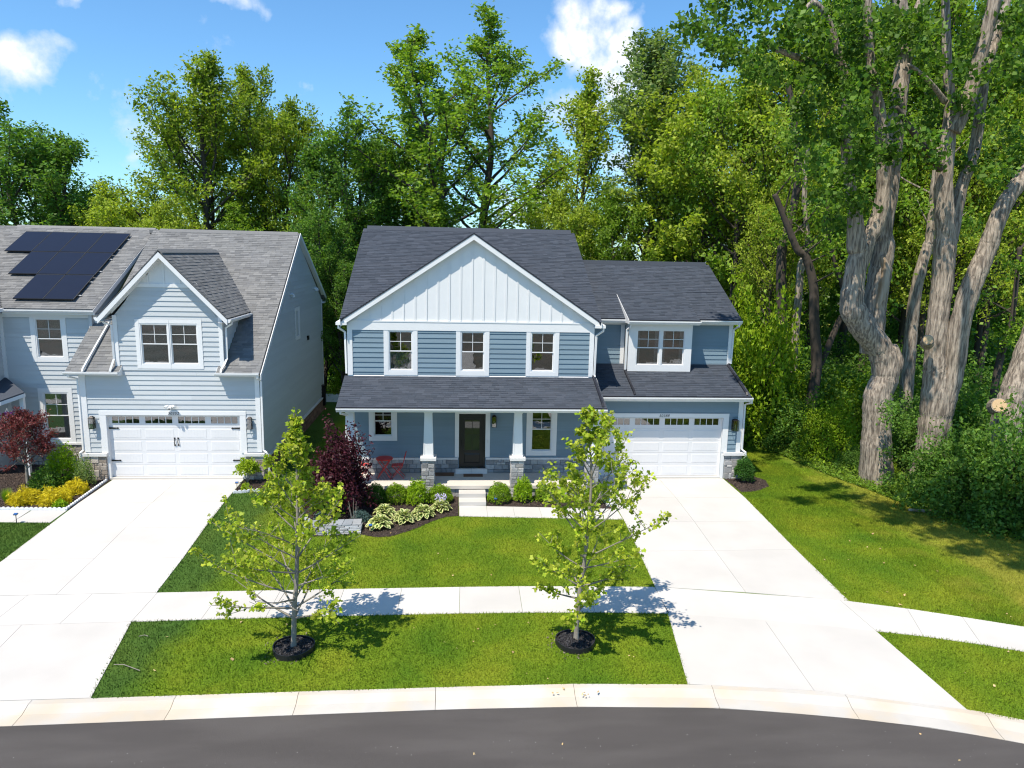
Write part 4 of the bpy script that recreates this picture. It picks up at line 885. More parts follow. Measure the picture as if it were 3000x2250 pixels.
# main right-hand roof (steep), strips left and right of the gabled bay, and everything above
RS = .686; y0, z0 = 27.62, 4.40-.25*RS+.0
def zr(y): return 4.40+(y-27.87)*RS
oR = Vector((-14.42, 27.62, zr(27.62))); VR = Vector((0, 35.5-27.62, zr(35.5)-zr(27.62))); LR = VR.length; k = LR/(35.5-27.62)
lv = lambda y: (y-27.62)*k
ylo = 27.87+(6.28-4.40)/RS; ypk = 27.87+(DZ-4.40)/RS
shingles(H2, oR, (1, 0, 0), VR, [(0, 0), (1.92, 0), (1.92, lv(28.0)), (0, lv(28.0))], SHL, 14, seed=60)
shingles(H2, oR, (1, 0, 0), VR, [(0, lv(28.0)), (1.70, lv(28.0)), (1.70, lv(ylo)), (.42, lv(ylo)), (0, lv(29.95))], SHL, 120, seed=61)
shingles(H2, oR, (1, 0, 0), VR, [(5.43, 0), (7.02, 0), (7.02, lv(28.0)), (5.43, lv(28.0))], SHL, 12, seed=62)
shingles(H2, oR, (1, 0, 0), VR, [(5.64, lv(28.0)), (7.02, lv(28.0)), (7.02, lv(ylo)), (5.64, lv(ylo))], SHL, 120, seed=63)
shingles(H2, oR, (1, 0, 0), VR, [(.42, lv(ylo)), (1.36, lv(ylo)), (3.64, lv(ypk)), (.42, lv(ypk))], SHL, 0, seed=64)
shingles(H2, oR, (1, 0, 0), VR, [(5.92, lv(ylo)), (7.02, lv(ylo)), (7.02, lv(ypk)), (3.64, lv(ypk))], SHL, 0, seed=65)
shingles(H2, oR, (1, 0, 0), VR, [(.42, lv(ypk)), (7.02, lv(ypk)), (7.02, LR), (.42, LR)], SHL, 0, seed=66)
A = [Vector((-14.2, 35.5, zr(35.5))), Vector((-7.36, 35.5, zr(35.5))), Vector((-7.36, 42.1, 6.2)), Vector((-14.2, 42.1, 6.2))]; MB().prism([a-Vector((0, 0, .14)) for a in A], A).build("rear_roof", SHL, H2)
ridge_cap(H2, (-13.7, 35.5, zr(35.5)+.02), (-7.45, 35.5, zr(35.5)), SHL, .16, .05)
for a, b in ((-14.42, -12.50), (-8.99, -7.40)):
    MB().box(a, b, 27.66, 27.69, 4.15, 4.24).build("fascia", WHITE, H2); gutter(H2, (a-.03, 27.66, 4.27), (b, 27.66, 4.27)); MB().box(a, b, 27.60, 27.62, 4.20, zr(27.62)+.004).build("drip_edge", DKTRIM, H2)
    soffit(H2, [(a, 27.67, 4.18), (b, 27.67, 4.18), (b, YL, 4.18), (a, YL, 4.18)]); board(H2, fl, a+.35 if a < -14 else a+.25, b if a < -14 else b-.1, 4.10, 4.22, .002, .05, "frieze_board")
for x, s in ((-12.50, 1), (-8.99, -1)):
    f = Fr((x+s*.007, 0, 0), (0, 1, 0), (s, 0, 0)); P = [(27.613, zr(27.62)+.003), (28.0, zr(28.0)), (28.0, 4.1), (27.62, 4.12)]; MB().prism([f(u, v, -.03) for u, v in P], [f(u, v, 0) for u, v in P]).build("rake_board", WHITE, H2)
f = Fr((-14.43, 0, 0), (0, 1, 0), (-1, 0, 0)); P = [(27.62, zr(27.62)-.01), (29.9, zr(29.9)-.01), (29.9, zr(29.9)-.2), (27.62, 4.12)]; MB().prism([f(u, v, -.03) for u, v in P], [f(u, v, 0) for u, v in P]).build("rake_board", WHITE, H2)
f = Fr((-14.07, 0, 0), (0, 1, 0), (-1, 0, 0)); P = [(YL, 0), (30, 0), (30, 5.5), (YL, 4.3)]; MB().prism([f(u, v, -.14) for u, v in P], [f(u, v, 0) for u, v in P]).build("side_wall", GREY, H2)
# downspouts on and beside the roof strips
spout(H2, [(-13.05, 27.75, 6.2), (-12.95, 27.78, 6.08), (-12.76, YL-.05, 5.98), (-12.75, YL-.06, 4.72), (-12.76, YL-.12, 4.64), (-12.78, 27.62, 4.36), (-12.78, 27.58, 4.28)])
spout(H2, [(-13.2, 29.72, 6.25), (-13.55, 29.75, 6.1), (-13.72, 29.85, 5.86), (-13.74, 28.0, 4.63), (-13.74, 27.62, 4.38), (-13.74, 27.56, 4.28)])
spout(H2, [(-8.42, 28.0, 6.2), (-8.42, 28.0, 6.08), (-8.66, 28.06, 5.92), (-8.68, 28.06, 4.75), (-8.72, 27.8, 4.52), (-8.78, 27.62, 4.38), (-8.78, 27.56, 4.28)])
spout(H2, [(-7.47, 27.60, 4.18), (-7.46, 27.62, 4.08), (-7.42, YL-.03, 3.92), (-7.43, YL-.03, 1.2), (-7.30, YL-.12, 1.12), (-7.22, YL-.12, .98), (-7.25, YL-.05, .86), (-7.25, YL-.05, .06)])
spout(H2, [(-14.30, 27.6, 4.18), (-14.28, 27.62, 4.08), (-14.12, YL-.04, 3.95), (-14.13, YL-.04, 1.2), (-14.22, YL-.12, 1.1), (-14.22, YL-.12, .9), (-14.15, YL-.05, .8), (-14.15, YL-.05, .05)])
# right side wall and stone plinth
f = Fr((-7.50, 0, 0), (0, 1, 0), (1, 0, 0)); PW = [(YL, .0), (41.2, .0), (41.2, 6.25), (35.5, 9.45), (YL, 4.28)]
MB().prism([f(u, v, -.15) for u, v in PW], [f(u, v, -.002) for u, v in PW]).build("side_wall", GREY, H2)
sw_h = [(34.42, 35.42, 4.66, 6.24)]
siding(H2, f, [(YL+.02, .80), (41.1, .72), (41.1, 6.15), (35.5, 9.28), (YL+.02, 4.24)], sw_h, GREY, exp=S2, v0=.72)
window(H2, f, (34.58, 35.27, 4.82, 6.08), rail=5.45, trim=(.14, .14, .14, .14), grid=(1, 1))
board(H2, f, 41.1, 41.24, .7, 6.2, 0, .04, "corner_board")
f2 = Fr((-7.32, 0, 0), (0, 1, 0), (1, 0, 0))
for (a, b, h) in (((27.60, 4.22), (35.5, zr(35.5)-.0), .2), ((35.5, zr(35.5)-.0), (42.2, 6.15), .2)): rake_board(H2, f2, (a[0], a[1]), b, h, -.03, 0)
for (a, b) in (((YL, 4.45-.05), (35.5, 9.5)), ((35.5, 9.5), (41.3, 6.55))): soffit(H2, [(-7.5, a[0], a[1]-.12), (-7.33, a[0], a[1]-.12), (-7.33, b[0], b[1]-.12), (-7.5, b[0], b[1]-.12)])
gutter(H2, (-14, 42.0, 6.16), (-7.35, 42.0, 6.16), out=(0, 1, 0)); MB().box(-7.9, -7.34, 41.2, 42.05, 5.98, 6.05).build("eave_return", WHITE, H2)
MB().box(-7.5, -7.40, YL+.02, 41.2, .70, .765).build("water_table", CAP, H2)
rg = random.Random(3); y = YL+.05; mbs = MB()
for row in range(6):
    y = YL+.05-rg.random()*.2; z = .0+row*.115
    while y < 41.1:
        L = rg.choice((.2, .3, .4)); mbs.fbox(f, max(y, YL+.03)+.004, min(y+L, 41.18)-.004, z+.004, z+.111, .0, .055+rg.random()*.012); y += L
o = mbs.build("brick_field", BRICKM, H2); o["kind"] = "stuff"
for y, z in ((33.7, 6.88), (39.1, 6.88), (39.45, 6.88)): MB().tube([(-7.5, y, z), (-7.40, y, z), (-7.36, y, z-.05), (-7.36, y, z-.12)], [.05, .055, .06, .06], 6).build("wall_vent", WHITE, H2)
MB().box(-7.49, -7.40, 37.0, 37.2, 4.42, 4.62).build("exhaust_vent", BRONZE, H2)
MB().box(-7.49, -7.30, 40.55, 40.9, .3, 1.45).build("meter_box", BRONZE, H2)
# piers, garage trims and door
for a, b, sd in ((-14.14, -13.30, 1), (-8.12, -7.42, 2)):
    p = MB().box(a+.03, b-.03, YL-.03, YL+.4, 0, .96).build("pier", MORTAR, H2); stones(p, front(YL-.03), (a+.01, b-.01, 0, .96), STONEB, seed=sd, depth=.05)
    stones(p, Fr((b-.03, 0, 0), (0, 1, 0), (1, 0, 0)), (YL-.04, YL+.4, 0, .96), STONEB, seed=sd+9, depth=.03)
    stones(p, Fr((a+.03, 0, 0), (0, 1, 0), (-1, 0, 0)), (YL-.04, YL+.4, 0, .96), STONEB, seed=sd+19, depth=.03)
    MB().box(a-.03, b+.04, YL-.13, YL+.42, .962, 1.075).build("pier_cap", CAP, p)
board(H2, fl, -13.47, -8.04, 2.565, 2.725, 0, .045); board(H2, fl, -13.46, -13.22, 1.08, 2.563, 0, .04); board(H2, fl, -8.27, -8.05, 1.08, 2.563, 0, .04)
for a, b in ((-13.30, -13.20), (-8.29, -8.18)): board(H2, fl, a, b, .02, 2.56, -.158, .004, "door_jamb")
board(H2, fl, -13.22, -8.27, 2.532, 2.57, -.158, -.004, "door_jamb")
gd = garage_door(H2, fl, gop, 5, (2.19, 2.49), hard=((2.02, .74), (-10.80, -10.67), (1.35, 1.62)))
MB().fbox(fl, -13.25, -8.25, 0, .085, -.2, .03).build("threshold", CONC, H2)
wall_lamp(H2, fl, -13.79, -13.60, 2.06, 2.54); wall_lamp(H2, fl, -7.965, -7.80, 2.05, 2.53)
number_plate(H2, Fr((0, YL-.045, 0), (1, 0, 0), (0, -1, 0)), "50352", -10.93, 2.59, .15)
cm = MB(); cm.box(-10.83, -10.75, YL-.07, YL-.02, 2.86, 2.95); cm.tube([(-10.79, YL-.09, 2.93), (-10.79, YL-.16, 2.90), (-10.79, YL-.26, 2.85)], [.05, .06, .055], 8); cam_ = cm.build("floodlight_camera", WHITE, H2)
for sx in (-1, 1): MB().tube([(-10.79+sx*.05, YL-.08, 2.93), (-10.79+sx*.10, YL-.14, 2.95), (-10.79+sx*.17, YL-.22, 2.90)], [.02, .04, .065], 8).build("floodlight", WHITE, cam_)
MB().tube([(-10.79, YL-.262, 2.849), (-10.79, YL-.275, 2.842)], .028, 8).build("lens", BLACK, cam_)
# ---- left wing with the solar roof
YW = 30.0; fwg = front(YW)
wh = [(-16.64, -15.58, 4.40, 6.02), (-16.57, -15.58, 1.02, 3.04)]
wall(H2, fwg, (-17.95, -14.07, 0, 6.2), wh, GREY)
window(H2, fwg, (-16.63, -15.59, 4.42, 6.02), rail=5.19, trim=(.16, .16, .155, .02), blind='slats')
window(H2, fwg, (-16.57, -15.58, 1.05, 3.03), rail=2.07, trim=(.16, .16, .16, .16), blind='slats')
siding(H2, fwg, [(-17.8, .95), (-14.2, .95), (-14.2, 6.02), (-17.8, 6.02)], [(-16.79, -15.43, 4.26, 6.1), (-16.73, -15.42, .89, 3.19)], GREY, exp=S2)
board(H2, fwg, -14.30, -14.14, 4.3, 6.04, 0, .04, "corner_board"); board(H2, fwg, -17.9, -14.1, 6.04, 6.18, 0, .05, "frieze_board"); board(H2, fwg, -17.96, -17.80, .9, 6.04, 0, .04, "corner_board")
MB().box(-17.9, -14.1, YW-.08, YW, .87, .945).build("water_table", CAP, H2); stones(H2, fwg, (-17.9, -14.1, 0, .865), STONEB, seed=33)
oW = Vector((-17.55, 29.62, 6.41)); VW = Vector((0, 36.4-29.62, 9.70-6.41)); LW = VW.length; nW = Vector((0, -VW.z, VW.y)).normalized()
shingles(H2, oW, (1, 0, 0), VW, [(0, 0), (3.38, 0), (3.38, LW), (-4.2, LW)], SHL, 0, seed=70)
ridge_cap(H2, (-20.5, 36.4, 9.70), (-14.25, 36.4, 9.70), SHL, .16, .05)
A = [Vector((-30, 36.4, 9.70)), Vector((-14.17, 36.4, 9.70)), Vector((-14.17, 42.5, 6.2)), Vector((-30, 42.5, 6.2))]; MB().prism([a-Vector((0, 0, .14)) for a in A], A).build("rear_roof", SHL, H2)
f = Fr((-14.165, 0, 0), (0, 1, 0), (1, 0, 0)); rake_board(H2, f, (29.62, 6.40), (36.4, 9.69), .2, -.02, .01)
P = [(29.8, 5.4), (35.6, 9.1), (36.2, 9.5), (29.8, 6.38)]; MB().prism([f(u, v, -.3) for u, v in P], [f(u, v, -.18) for u, v in P]).build("cheek_wall", GREY, H2)
MB().box(-17.6, -14.15, 29.68, 29.71, 6.18, 6.39).build("fascia", WHITE, H2); gutter(H2, (-17.55, 29.68, 6.375), (-14.15, 29.68, 6.375)); soffit(H2, [(-17.6, 29.7, 6.19), (-14.15, 29.7, 6.19), (-14.15, YW, 6.19), (-17.6, YW, 6.19)])
# solar array
PV = mat("solar_cell", (.011, .012, .022), .32, .1, 3, spec=.3); PVF = mat("solar_frame", (.12, .12, .115), .4, metal=.4); PVK = mat("solar_black_frame", (.015, .015, .017), .4)
su = Vector((1, 0, 0)); sv = VW.normalized()
def Sp(x, y, h): return Vector((x, y, 6.41+(y-29.62)*VW.z/VW.y))+nW*h
rows_ = [(-19.69, 4, 33.83, 35.62), (-18.54, 3, 31.96, 33.79), (-17.39, 2, 30.10, 31.92)]
for x0, n, ya, yb in rows_:
    for i in range(n):
        a, b = x0+1.155*i+.008, x0+1.155*(i+1)-.008; q = [(a, ya), (b, ya), (b, yb), (a, yb)]
        p = MB().prism([Sp(x, y, .10) for x, y in q], [Sp(x, y, .137) for x, y in q]).build("solar_panel", PVK, H2)
        q2 = [(a+.025, ya+.022), (b-.025, ya+.022), (b-.025, yb-.022), (a+.025, yb-.022)]; mb = MB(); mb.add([Sp(x, y, .140) for x, y in q2], [(0, 1, 2, 3)]); mb.build("cell_sheet", PV, p)
        mb = MB()
        for (xa, xb, yc, yd) in ((a, b, yb-.012, yb), (b-.012, b, ya, yb)): mb.prism([Sp(x, y, .138) for x, y in ((xa, yc), (xb, yc), (xb, yd), (xa, yd))], [Sp(x, y, .143) for x, y in ((xa, yc), (xb, yc), (xb, yd), (xa, yd))])
        mb.build("frame_edge", PVF, p)
for x0, n, ya, yb in rows_:
    for yy in (ya+.4, yb-.4): MB().tube([Sp(x0+.02, yy, .06), Sp(x0+1.155*n+.09, yy, .06)], .025, 4).build("mounting_rail", CAP, H2)
# far-left cross gable block, pent roof and curved porch roof at the frame edge
BX = -17.95
fbx = Fr((BX, 0, 0), (0, 1, 0), (1, 0, 0)); YF = 28.6
MB().prism([fbx(u, v, -4) for u, v in ((YF, 0), (YW+1, 0), (YW+1, 6.3), (YF, 6.3))], [fbx(u, v, -.002) for u, v in ((YF, 0), (YW+1, 0), (YW+1, 6.3), (YF, 6.3))]).build("gable_block_wall", GREY, H2)
siding(H2, fbx, [(YF+.15, .9), (YW, .9), (YW, 6.1), (YF+.15, 6.1)], [], GREY, exp=S2); board(H2, fbx, YF, YF+.15, .9, 6.15, 0, .04, "corner_board")
oB = Vector((-17.62, 28.3, 6.40)); VB = Vector((-3.8, 0, 3.8*.87)); LB = VB.length
shingles(H2, oB, (0, 1, 0), VB, [(0, 0), (1.4, 0), (8.2, LB), (0, LB)], SHL, 0, seed=80)
MB().box(-17.66, -17.50, 28.3, 29.7, 6.27, 6.40).build("gutter", WHITE, H2)
pf = front(YF-.35)
mb = MB(); P = [(-18.6, 4.75), (-17.62, 4.35), (-17.62, 4.15), (-18.6, 4.1)]; mb.prism([pf(u, v, 0) for u, v in P], [pf(u, v, -.5) for u, v in P]); mb.build("pent_rake", WHITE, H2)
mb = MB(); mb.prism([Vector((-19, 28.1, 4.5)), Vector((-17.55, 28.1, 4.33)), Vector((-17.62, 28.7, 4.6)), Vector((-19, 28.7, 4.9))], [Vector((-19, 28.1, 4.56)), Vector((-17.55, 28.1, 4.39)), Vector((-17.62, 28.7, 4.66)), Vector((-19, 28.7, 4.96))]); mb.build("pent_roof", SHD, H2)
q0, q1, q2 = at_y(0, 1163, 28.2), at_y(72, 1150, 28.0), at_y(18, 1106, 29.9)
c0 = at_y(-260, 1215, 27.4)
mb = MB(); T = [Vector(c0), Vector(at_y(0, 1174, 27.9)), Vector(at_y(71, 1149, 28.5)), Vector(at_y(18, 1106, 29.95)), Vector(at_y(-260, 1106, 29.95))]
mb.prism([t-Vector((0, 0, .05)) for t in T], T); mb.build("porch_roof", SHD, H2)
for i in range(2): mb = MB(); a, b = T[i]-Vector((0, 0, .05)), T[i+1]-Vector((0, 0, .05)); mb.prism([a, b, b-Vector((0, 0, .14)), a-Vector((0, 0, .14))], [p+Vector((0, .06, 0)) for p in (a, b, b-Vector((0, 0, .14)), a-Vector((0, 0, .14)))]); mb.build("porch_fascia", WHITE, H2)
pc = at_y(70, 1160, 28.55); MB().box(pc.x-.16, pc.x-.02, 28.5, 28.64, 0, pc.z-.05).build("porch_post", WHITE, H2)

# ================================================================ VEGETATION
def smooth_path(pts, n):
    pts = np.array([tuple(p) for p in pts], float); k = len(pts); t = np.linspace(0, k-1, n); out = []
    for x in t:
        i = min(int(x), k-2); f = x-i; p0, p1, p2, p3 = pts[max(i-1, 0)], pts[i], pts[i+1], pts[min(i+2, k-1)]
        out.append(.5*((2*p1)+(-p0+p2)*f+(2*p0-5*p1+4*p2-p3)*f*f+(-p0+3*p1-3*p2+p3)*f**3))
    return [Vector(p) for p in out]
class Plant:
    """collects limb tubes and leaf positions in local coordinates (z up from the base)"""
    def __init__(s, seed): s.r = random.Random(seed); s.g = np.random.default_rng(seed); s.limbs = MB(); s.trunk = MB(); s.pts = []
    def limb(s, p, d, L, r, seg=5, curl=.25, droop=0., mb=None):
        p = Vector(p); d = Vector(d).normalized(); path = [p.copy()]; rad = [r]
        for i in range(seg):
            d = (d+Vector((s.r.gauss(0, curl*.4), s.r.gauss(0, curl*.4), s.r.gauss(0, curl*.3)+curl*.35-droop))).normalized(); p = p+d*(L/seg); path.append(p.copy()); rad.append(max(r*(1-.85*(i+1)/seg), .006))
        (mb or s.limbs).tube(path, rad, 5 if r > .05 else 4, cap=False); return path
    def leaves(s, path, n, spread, t0=.35):
        L = len(path)-1
        t = (t0+(1-t0)*s.g.random(n)**.8)*L; i = np.minimum(t.astype(int), L-1); f = (t-i)[:, None]; P = np.array([tuple(q) for q in path]); s.pts.append(P[i]*(1-f)+P[i+1]*f+s.g.normal(size=(n, 3))*spread*np.array([1, 1, .8]))
def grow(seed, h, base, env, trunk_r, nlimb=26, nsub=5, nleaf=12000, lsize=.13, up=.45, spread=.28, sub=.42, lean=(0, 0), droop=0., upleaf=.45, multi=1, asp=.55, curl=.25):
    """env: radius of the crown as a function of relative height"""
    P = Plant(seed); r = P.r; tops = []
    for k in range(multi):
        a = k*2.4+seed; off = Vector((math.cos(a), math.sin(a), 0))*(trunk_r*1.6 if multi > 1 else 0); sp = .22*h*(.4 if multi > 1 else 0)
        path = [Vector((0, 0, -.1))+off*.4]
        for i in range(1, 9): t = i/8; path.append(Vector((lean[0]*t*t+off.x*.5+math.cos(a)*sp*t+r.gauss(0, .012*h)*t, lean[1]*t*t+off.y*.5+math.sin(a)*sp*t+r.gauss(0, .012*h)*t, h*t*(.97 if k == 0 else .85))))
        sm = smooth_path(path, 16); rr = trunk_r if k == 0 else trunk_r*.75; rad = [rr*(1.35 if i == 0 else 1)*(1-.93*(i/15)**.9)+.008 for i in range(16)]; P.trunk.tube(sm, rad, 9, cap=False); tops.append(sm)
    per = nleaf/(nlimb*(nsub+1))
    for i in range(nlimb):
        sm = tops[i % multi]; t = base/h+(1-base/h)*((i+.5)/nlimb)**.9*.97; k = t*15; j = min(int(k), 14); p = sm[j].lerp(sm[j+1], k-j); az = i*2.39996+r.uniform(-.3, .3)
        el = up+ .5*(t-.5)+r.uniform(-.15, .2); tt = min(t+.10, 1); L = env(tt)*r.uniform(.78, 1.15)/max(math.cos(el), .5); d = Vector((math.cos(az)*math.cos(el), math.sin(az)*math.cos(el), math.sin(el)))
        lp = P.limb(p, d, L, trunk_r*.42*(1-t*.75)+.012, 6, curl, droop); P.leaves(lp, max(int(per*(L/env(.4)+.2)), 8), spread, .45)
        for q in range(nsub):
            k2 = .3+.65*(q+r.random()*.7)/nsub; j2 = min(int(k2*6), 5); pp = lp[j2].lerp(lp[j2+1], k2*6-j2); dd = (lp[j2+1]-lp[j2]).normalized()
            sd = Vector((r.gauss(0, 1), r.gauss(0, 1), r.gauss(.15, .55))); sd = (dd*.75+sd.normalized()).normalized(); L2 = L*sub*r.uniform(.6, 1.15)*(1.15-k2*.5); s2 = P.limb(pp, sd, L2, .012+trunk_r*.1*(1-k2), 4, curl, droop); P.leaves(s2, max(int(per*(L2/env(.4)*2.+.2)), 6), spread*.85, .25)
    for sm in tops: P.leaves(sm[-4:], int(per*2.5), spread*.8, .1)
    return P, np.concatenate(P.pts)
def finish(P, C, name, leafmat, bark, lsize, loc=(0, 0, 0), rot=0, upleaf=.45, asp=.55, label=None, cat="tree", group=None):
    root = empty(name, loc, label, cat, group); root.rotation_euler.z = rot; z = Vector((0, 0, 0)); w = Vector(loc)
    def part(nm, mbx, m, smooth=True):
        if not mbx.v: return
        me = bpy.data.meshes.new(nm); me.from_pydata(mbx.v, [], mbx.f); me.materials.append(m); me.polygons.foreach_set("use_smooth", [smooth]*len(mbx.f)); me.update(); o = bpy.data.objects.new(nm, me); COL.objects.link(o); o.parent = root; WO[o.name] = w.copy()
    part("trunk" if cat == "tree" else "stem", P.trunk, bark); part("branches", P.limbs, bark)
    me = quads_mesh("crown", leaf_quads(C, lsize, upleaf, asp, P.g), leafmat); o = bpy.data.objects.new("crown" if cat == "tree" else "foliage", me); COL.objects.link(o); o.parent = root; WO[o.name] = w.copy()
    return root
def place(proto, used, loc, rot, s, label, group=None, mat_=None):
    o = proto if not used.get(proto.name) else copy_tree(proto); used[proto.name] = 1
    o.location = loc; o.rotation_euler.z = rot; o.scale = s if isinstance(s, tuple) else (s, s, s); o["label"] = label
    if group: o["group"] = group
    if mat_:
        for c in o.children:
            if c.name.startswith(("crown", "foliage")): c.data = recol(c.data, mat_)
    return o
RC = {}
def recol(me, m):
    k = (me.name, m.name)
    if k not in RC: n = me.copy(); n.materials.clear(); n.materials.append(m); RC[k] = n
    return RC[k]
used = {}
E_round = curve([(0, .2), (.2, .75), (.4, 1), (.6, .92), (.8, .62), (1, .12)])
E_col = curve([(0, .3), (.2, .8), (.5, 1), (.8, .75), (1, .15)])
E_vase = curve([(0, .1), (.3, .5), (.6, .95), (.8, 1), (1, .35)])
E_cone = curve([(0, .5), (.2, 1), (.5, .92), (.75, .68), (.9, .42), (1, .15)])
def tree_proto(name, seed, h, base, rad, env, leafmat, n, size, tr, **kw):
    ul = kw.pop('upleaf', .45); bark = kw.pop('bark', BARKD); P, C = grow(seed, h, base, lambda t: rad*float(env(t)), tr, nleaf=n, **kw)
    return finish(P, C, name, leafmat, bark, size, upleaf=ul)
PROTO = {}
def TP(name, H, rad, *a, **k):
    t = tree_proto(name, a[0], H, a[1], rad, *a[2:], **k); PROTO[name] = (H, rad); return t
T_maple = TP("maple_tree", 23, 5.6, 1, 3.5, E_round, LF_MID, 52000, .115, .36, nlimb=60, nsub=9, up=.75, sub=.36, spread=.30, multi=2)
T_dark = TP("elm_tree", 20, 4.6, 2, 2.5, E_cone, LF_DARK, 40000, .11, .30, nlimb=60, nsub=8, up=.85, sub=.36, spread=.27, multi=3)
T_tall = TP("tall_tree", 29, 5.6, 3, 6, E_col, LF_MID, 40000, .12, .38, nlimb=62, nsub=8, up=.62, sub=.36, spread=.27, multi=2)
T_thin = TP("thin_tree", 22, 3.2, 4, 4.5, E_col, LF_YEL, 13000, .115, .22, nlimb=46, nsub=7, up=.85, sub=.45, spread=.27)
T_pop = TP("poplar_tree", 24, 3.6, 5, 5.0, E_vase, LF_GREY, 16000, .12, .24, nlimb=44, nsub=7, up=.9, sub=.4, spread=.27)
T_boxe = TP("box_elder_tree", 16, 4.0, 6, 3.0, E_vase, LF_YEL, 20000, .11, .22, nlimb=40, nsub=8, up=.5, sub=.42, spread=.28)
T_wood = TP("woodland_tree", 22, 5.0, 8, 7.0, E_col, LF_DARK, 22000, .125, .32, nlimb=48, nsub=8, up=.5, sub=.42, spread=.34)
def at_top(px, py, Y):
    p = at_y(px, py, Y); return p
def tree(proto, H, px, py, Y, wid, label, group=None, m=None, rot=None):
    """crown tip at the pixel, standing on the ground at depth Y; wid = half width in metres"""
    p = at_y(px, py, Y); H, base_r = PROTO[proto.name.split('.')[0]]
    sz = p.z/(H*1.03); sx = wid/base_r; return place(proto, used, (p.x, Y, 0), RNG.random()*6.28 if rot is None else rot, (sx, sx, sz), label, group, m)
G1 = "trees behind the two houses"
tree(T_dark, 12, 95, 265, 50, 5.6, "dark green tree behind the solar panels at the left edge", G1)
tree(T_maple, 12, 560, 125, 52, 6.0, "broad yellowish green maple rising behind the grey house roof", G1)
tree(T_maple, 12, 800, 150, 54, 4.9, "maple with pointed top to the right of the broadest maple", G1, rot=2.1)
tree(T_dark, 12, 1000, 290, 50, 4.4, "dark spiky topped tree behind the gap between the houses", G1)
tree(T_dark, 12, 1140, 300, 53, 4.6, "dark tree behind the left end of the blue house ridge", G1)
tree(T_tall, 17, 1400, -90, 50, 7.5, "tallest tree, open crowned, behind the peak of the blue house", G1)
tree(T_thin, 13, 1725, 165, 52, 3.8, "thin yellow green tree with bare twigs against the big cloud", G1)
tree(T_pop, 14, 1930, 100, 50, 4.2, "grey green poplar with forked pale trunk right of the big cloud", G1)
tree(T_boxe, 12, 2080, 230, 46, 5.2, "yellow green box elder beside the woodland edge above the garage roof", G1)
tree(T_boxe, 12, 1640, 560, 46, 2.8, "low yellow green tree peeping over the blue house ridge end", G1)
tree(T_boxe, 12, 330, 560, 47, 3.0, "low yellow green tree between the dark tree and the broad maple", G1)
tree(T_boxe, 12, 480, 600, 45, 2.4, "small yellow green tree just above the grey house ridge", G1)
tree(T_thin, 13, 1290, 520, 47, 2.4, "slender tree just left of the blue house peak", G1, LF_MID)
tree(T_boxe, 12, 1800, 560, 48, 2.7, "bushy tree above the join of the two blue house roofs", G1, LF_MID)
tree(T_dark, 12, 930, 560, 44, 2.8, "dense dark tree standing between the two houses", G1)
tree(T_dark, 12, 1010, 700, 43, 2.2, "low dark tree in the gap between the two houses", G1)
tree(T_thin, 13, 1950, 640, 46, 2.0, "slim leaning tree above the garage wing ridge", G1, LF_MID)
tree(T_thin, 13, 700, 570, 48, 2.4, "thin tree behind the right end of the grey house ridge", G1, LF_MID)
tree(T_dark, 12, 210, 470, 55, 3.0, "dark tree between the leftmost tree and the maple", G1)
# woodland right of the blue house
G2 = "woodland trees right of the blue house"
for i, (px, py, Y, w, m) in enumerate([(2200, 90, 43, 4.4, LF_MID), (2330, -20, 41, 4.4, LF_YEL), (2480, -150, 43, 4.6, LF_MID), (2660, -200, 42, 4.6, LF_MID), (2840, -200, 40, 4.6, LF_MID), (3020, -150, 41, 4.6, LF_MID), (2560, 60, 48, 4.8, LF_MID), (2750, 20, 49, 5, None), (2950, 20, 48, 5, LF_MID), (2380, 330, 40, 2.6, LF_YEL), (2290, 480, 38, 2.2, LF_YEL), (2860, 250, 38, 3.2, LF_YEL), (2990, 200, 38, 3.2, LF_YEL), (2720, 330, 41, 2.8, LF_YEL), (2620, 250, 43, 3, LF_MID)]):
    lb = ["nearest the poplar at the woodland's left end", "slightly taller, behind the box elder", "with its top out of frame behind the leftmost cottonwood", "behind the gap between the two cottonwoods", "behind the right cottonwood's fork", "at the right edge of the frame", "deep in the wood behind the left cottonwood", "deep in the wood behind the right cottonwood", "deep in the wood near the right edge", "low and yellow green at the edge of the wood", "lowest of the wood's left end, above the garage roof corner", "yellow green between cottonwood and right edge", "yellow green filling the right edge", "yellow green behind the cottonwood trunks", "dark, behind the split trunk"][i]
    tree(T_wood, 16, px, py, Y, w, "woodland tree "+lb, G2, m)
LF_MPL = leafm("maple_leaf", (.165, .255, .028), (.27, .335, .040), 0.35, 0.44)
for o_ in bpy.data.objects:
    if o_.name.startswith("maple_tree"):
        for c_ in o_.children:
            if c_.name.startswith("crown"): c_.data = recol(c_.data, LF_MPL)
# distant woodland as one mass
g = np.random.default_rng(5); n = 60000
X = g.random(n)*240-90; Yd = 74+g.random(n)*16+.02*np.abs(X); top = 7.4+2.0*np.sin(X*.19)+1.7*np.sin(X*.53+1)+1.1*np.sin(X*1.3+2)+.02*Yd; Zd = top*(1-g.random(n)**1.6)
me = quads_mesh("distant_woodland", leaf_quads(np.column_stack([X, Yd, Zd]), .36, .5, .6, g), leafm("sunlit_far_leaf", (.12, .20, .035), (.19, .27, .05))); link("distant_woodland", me, None, (0, 0, 0))["kind"] = "stuff"
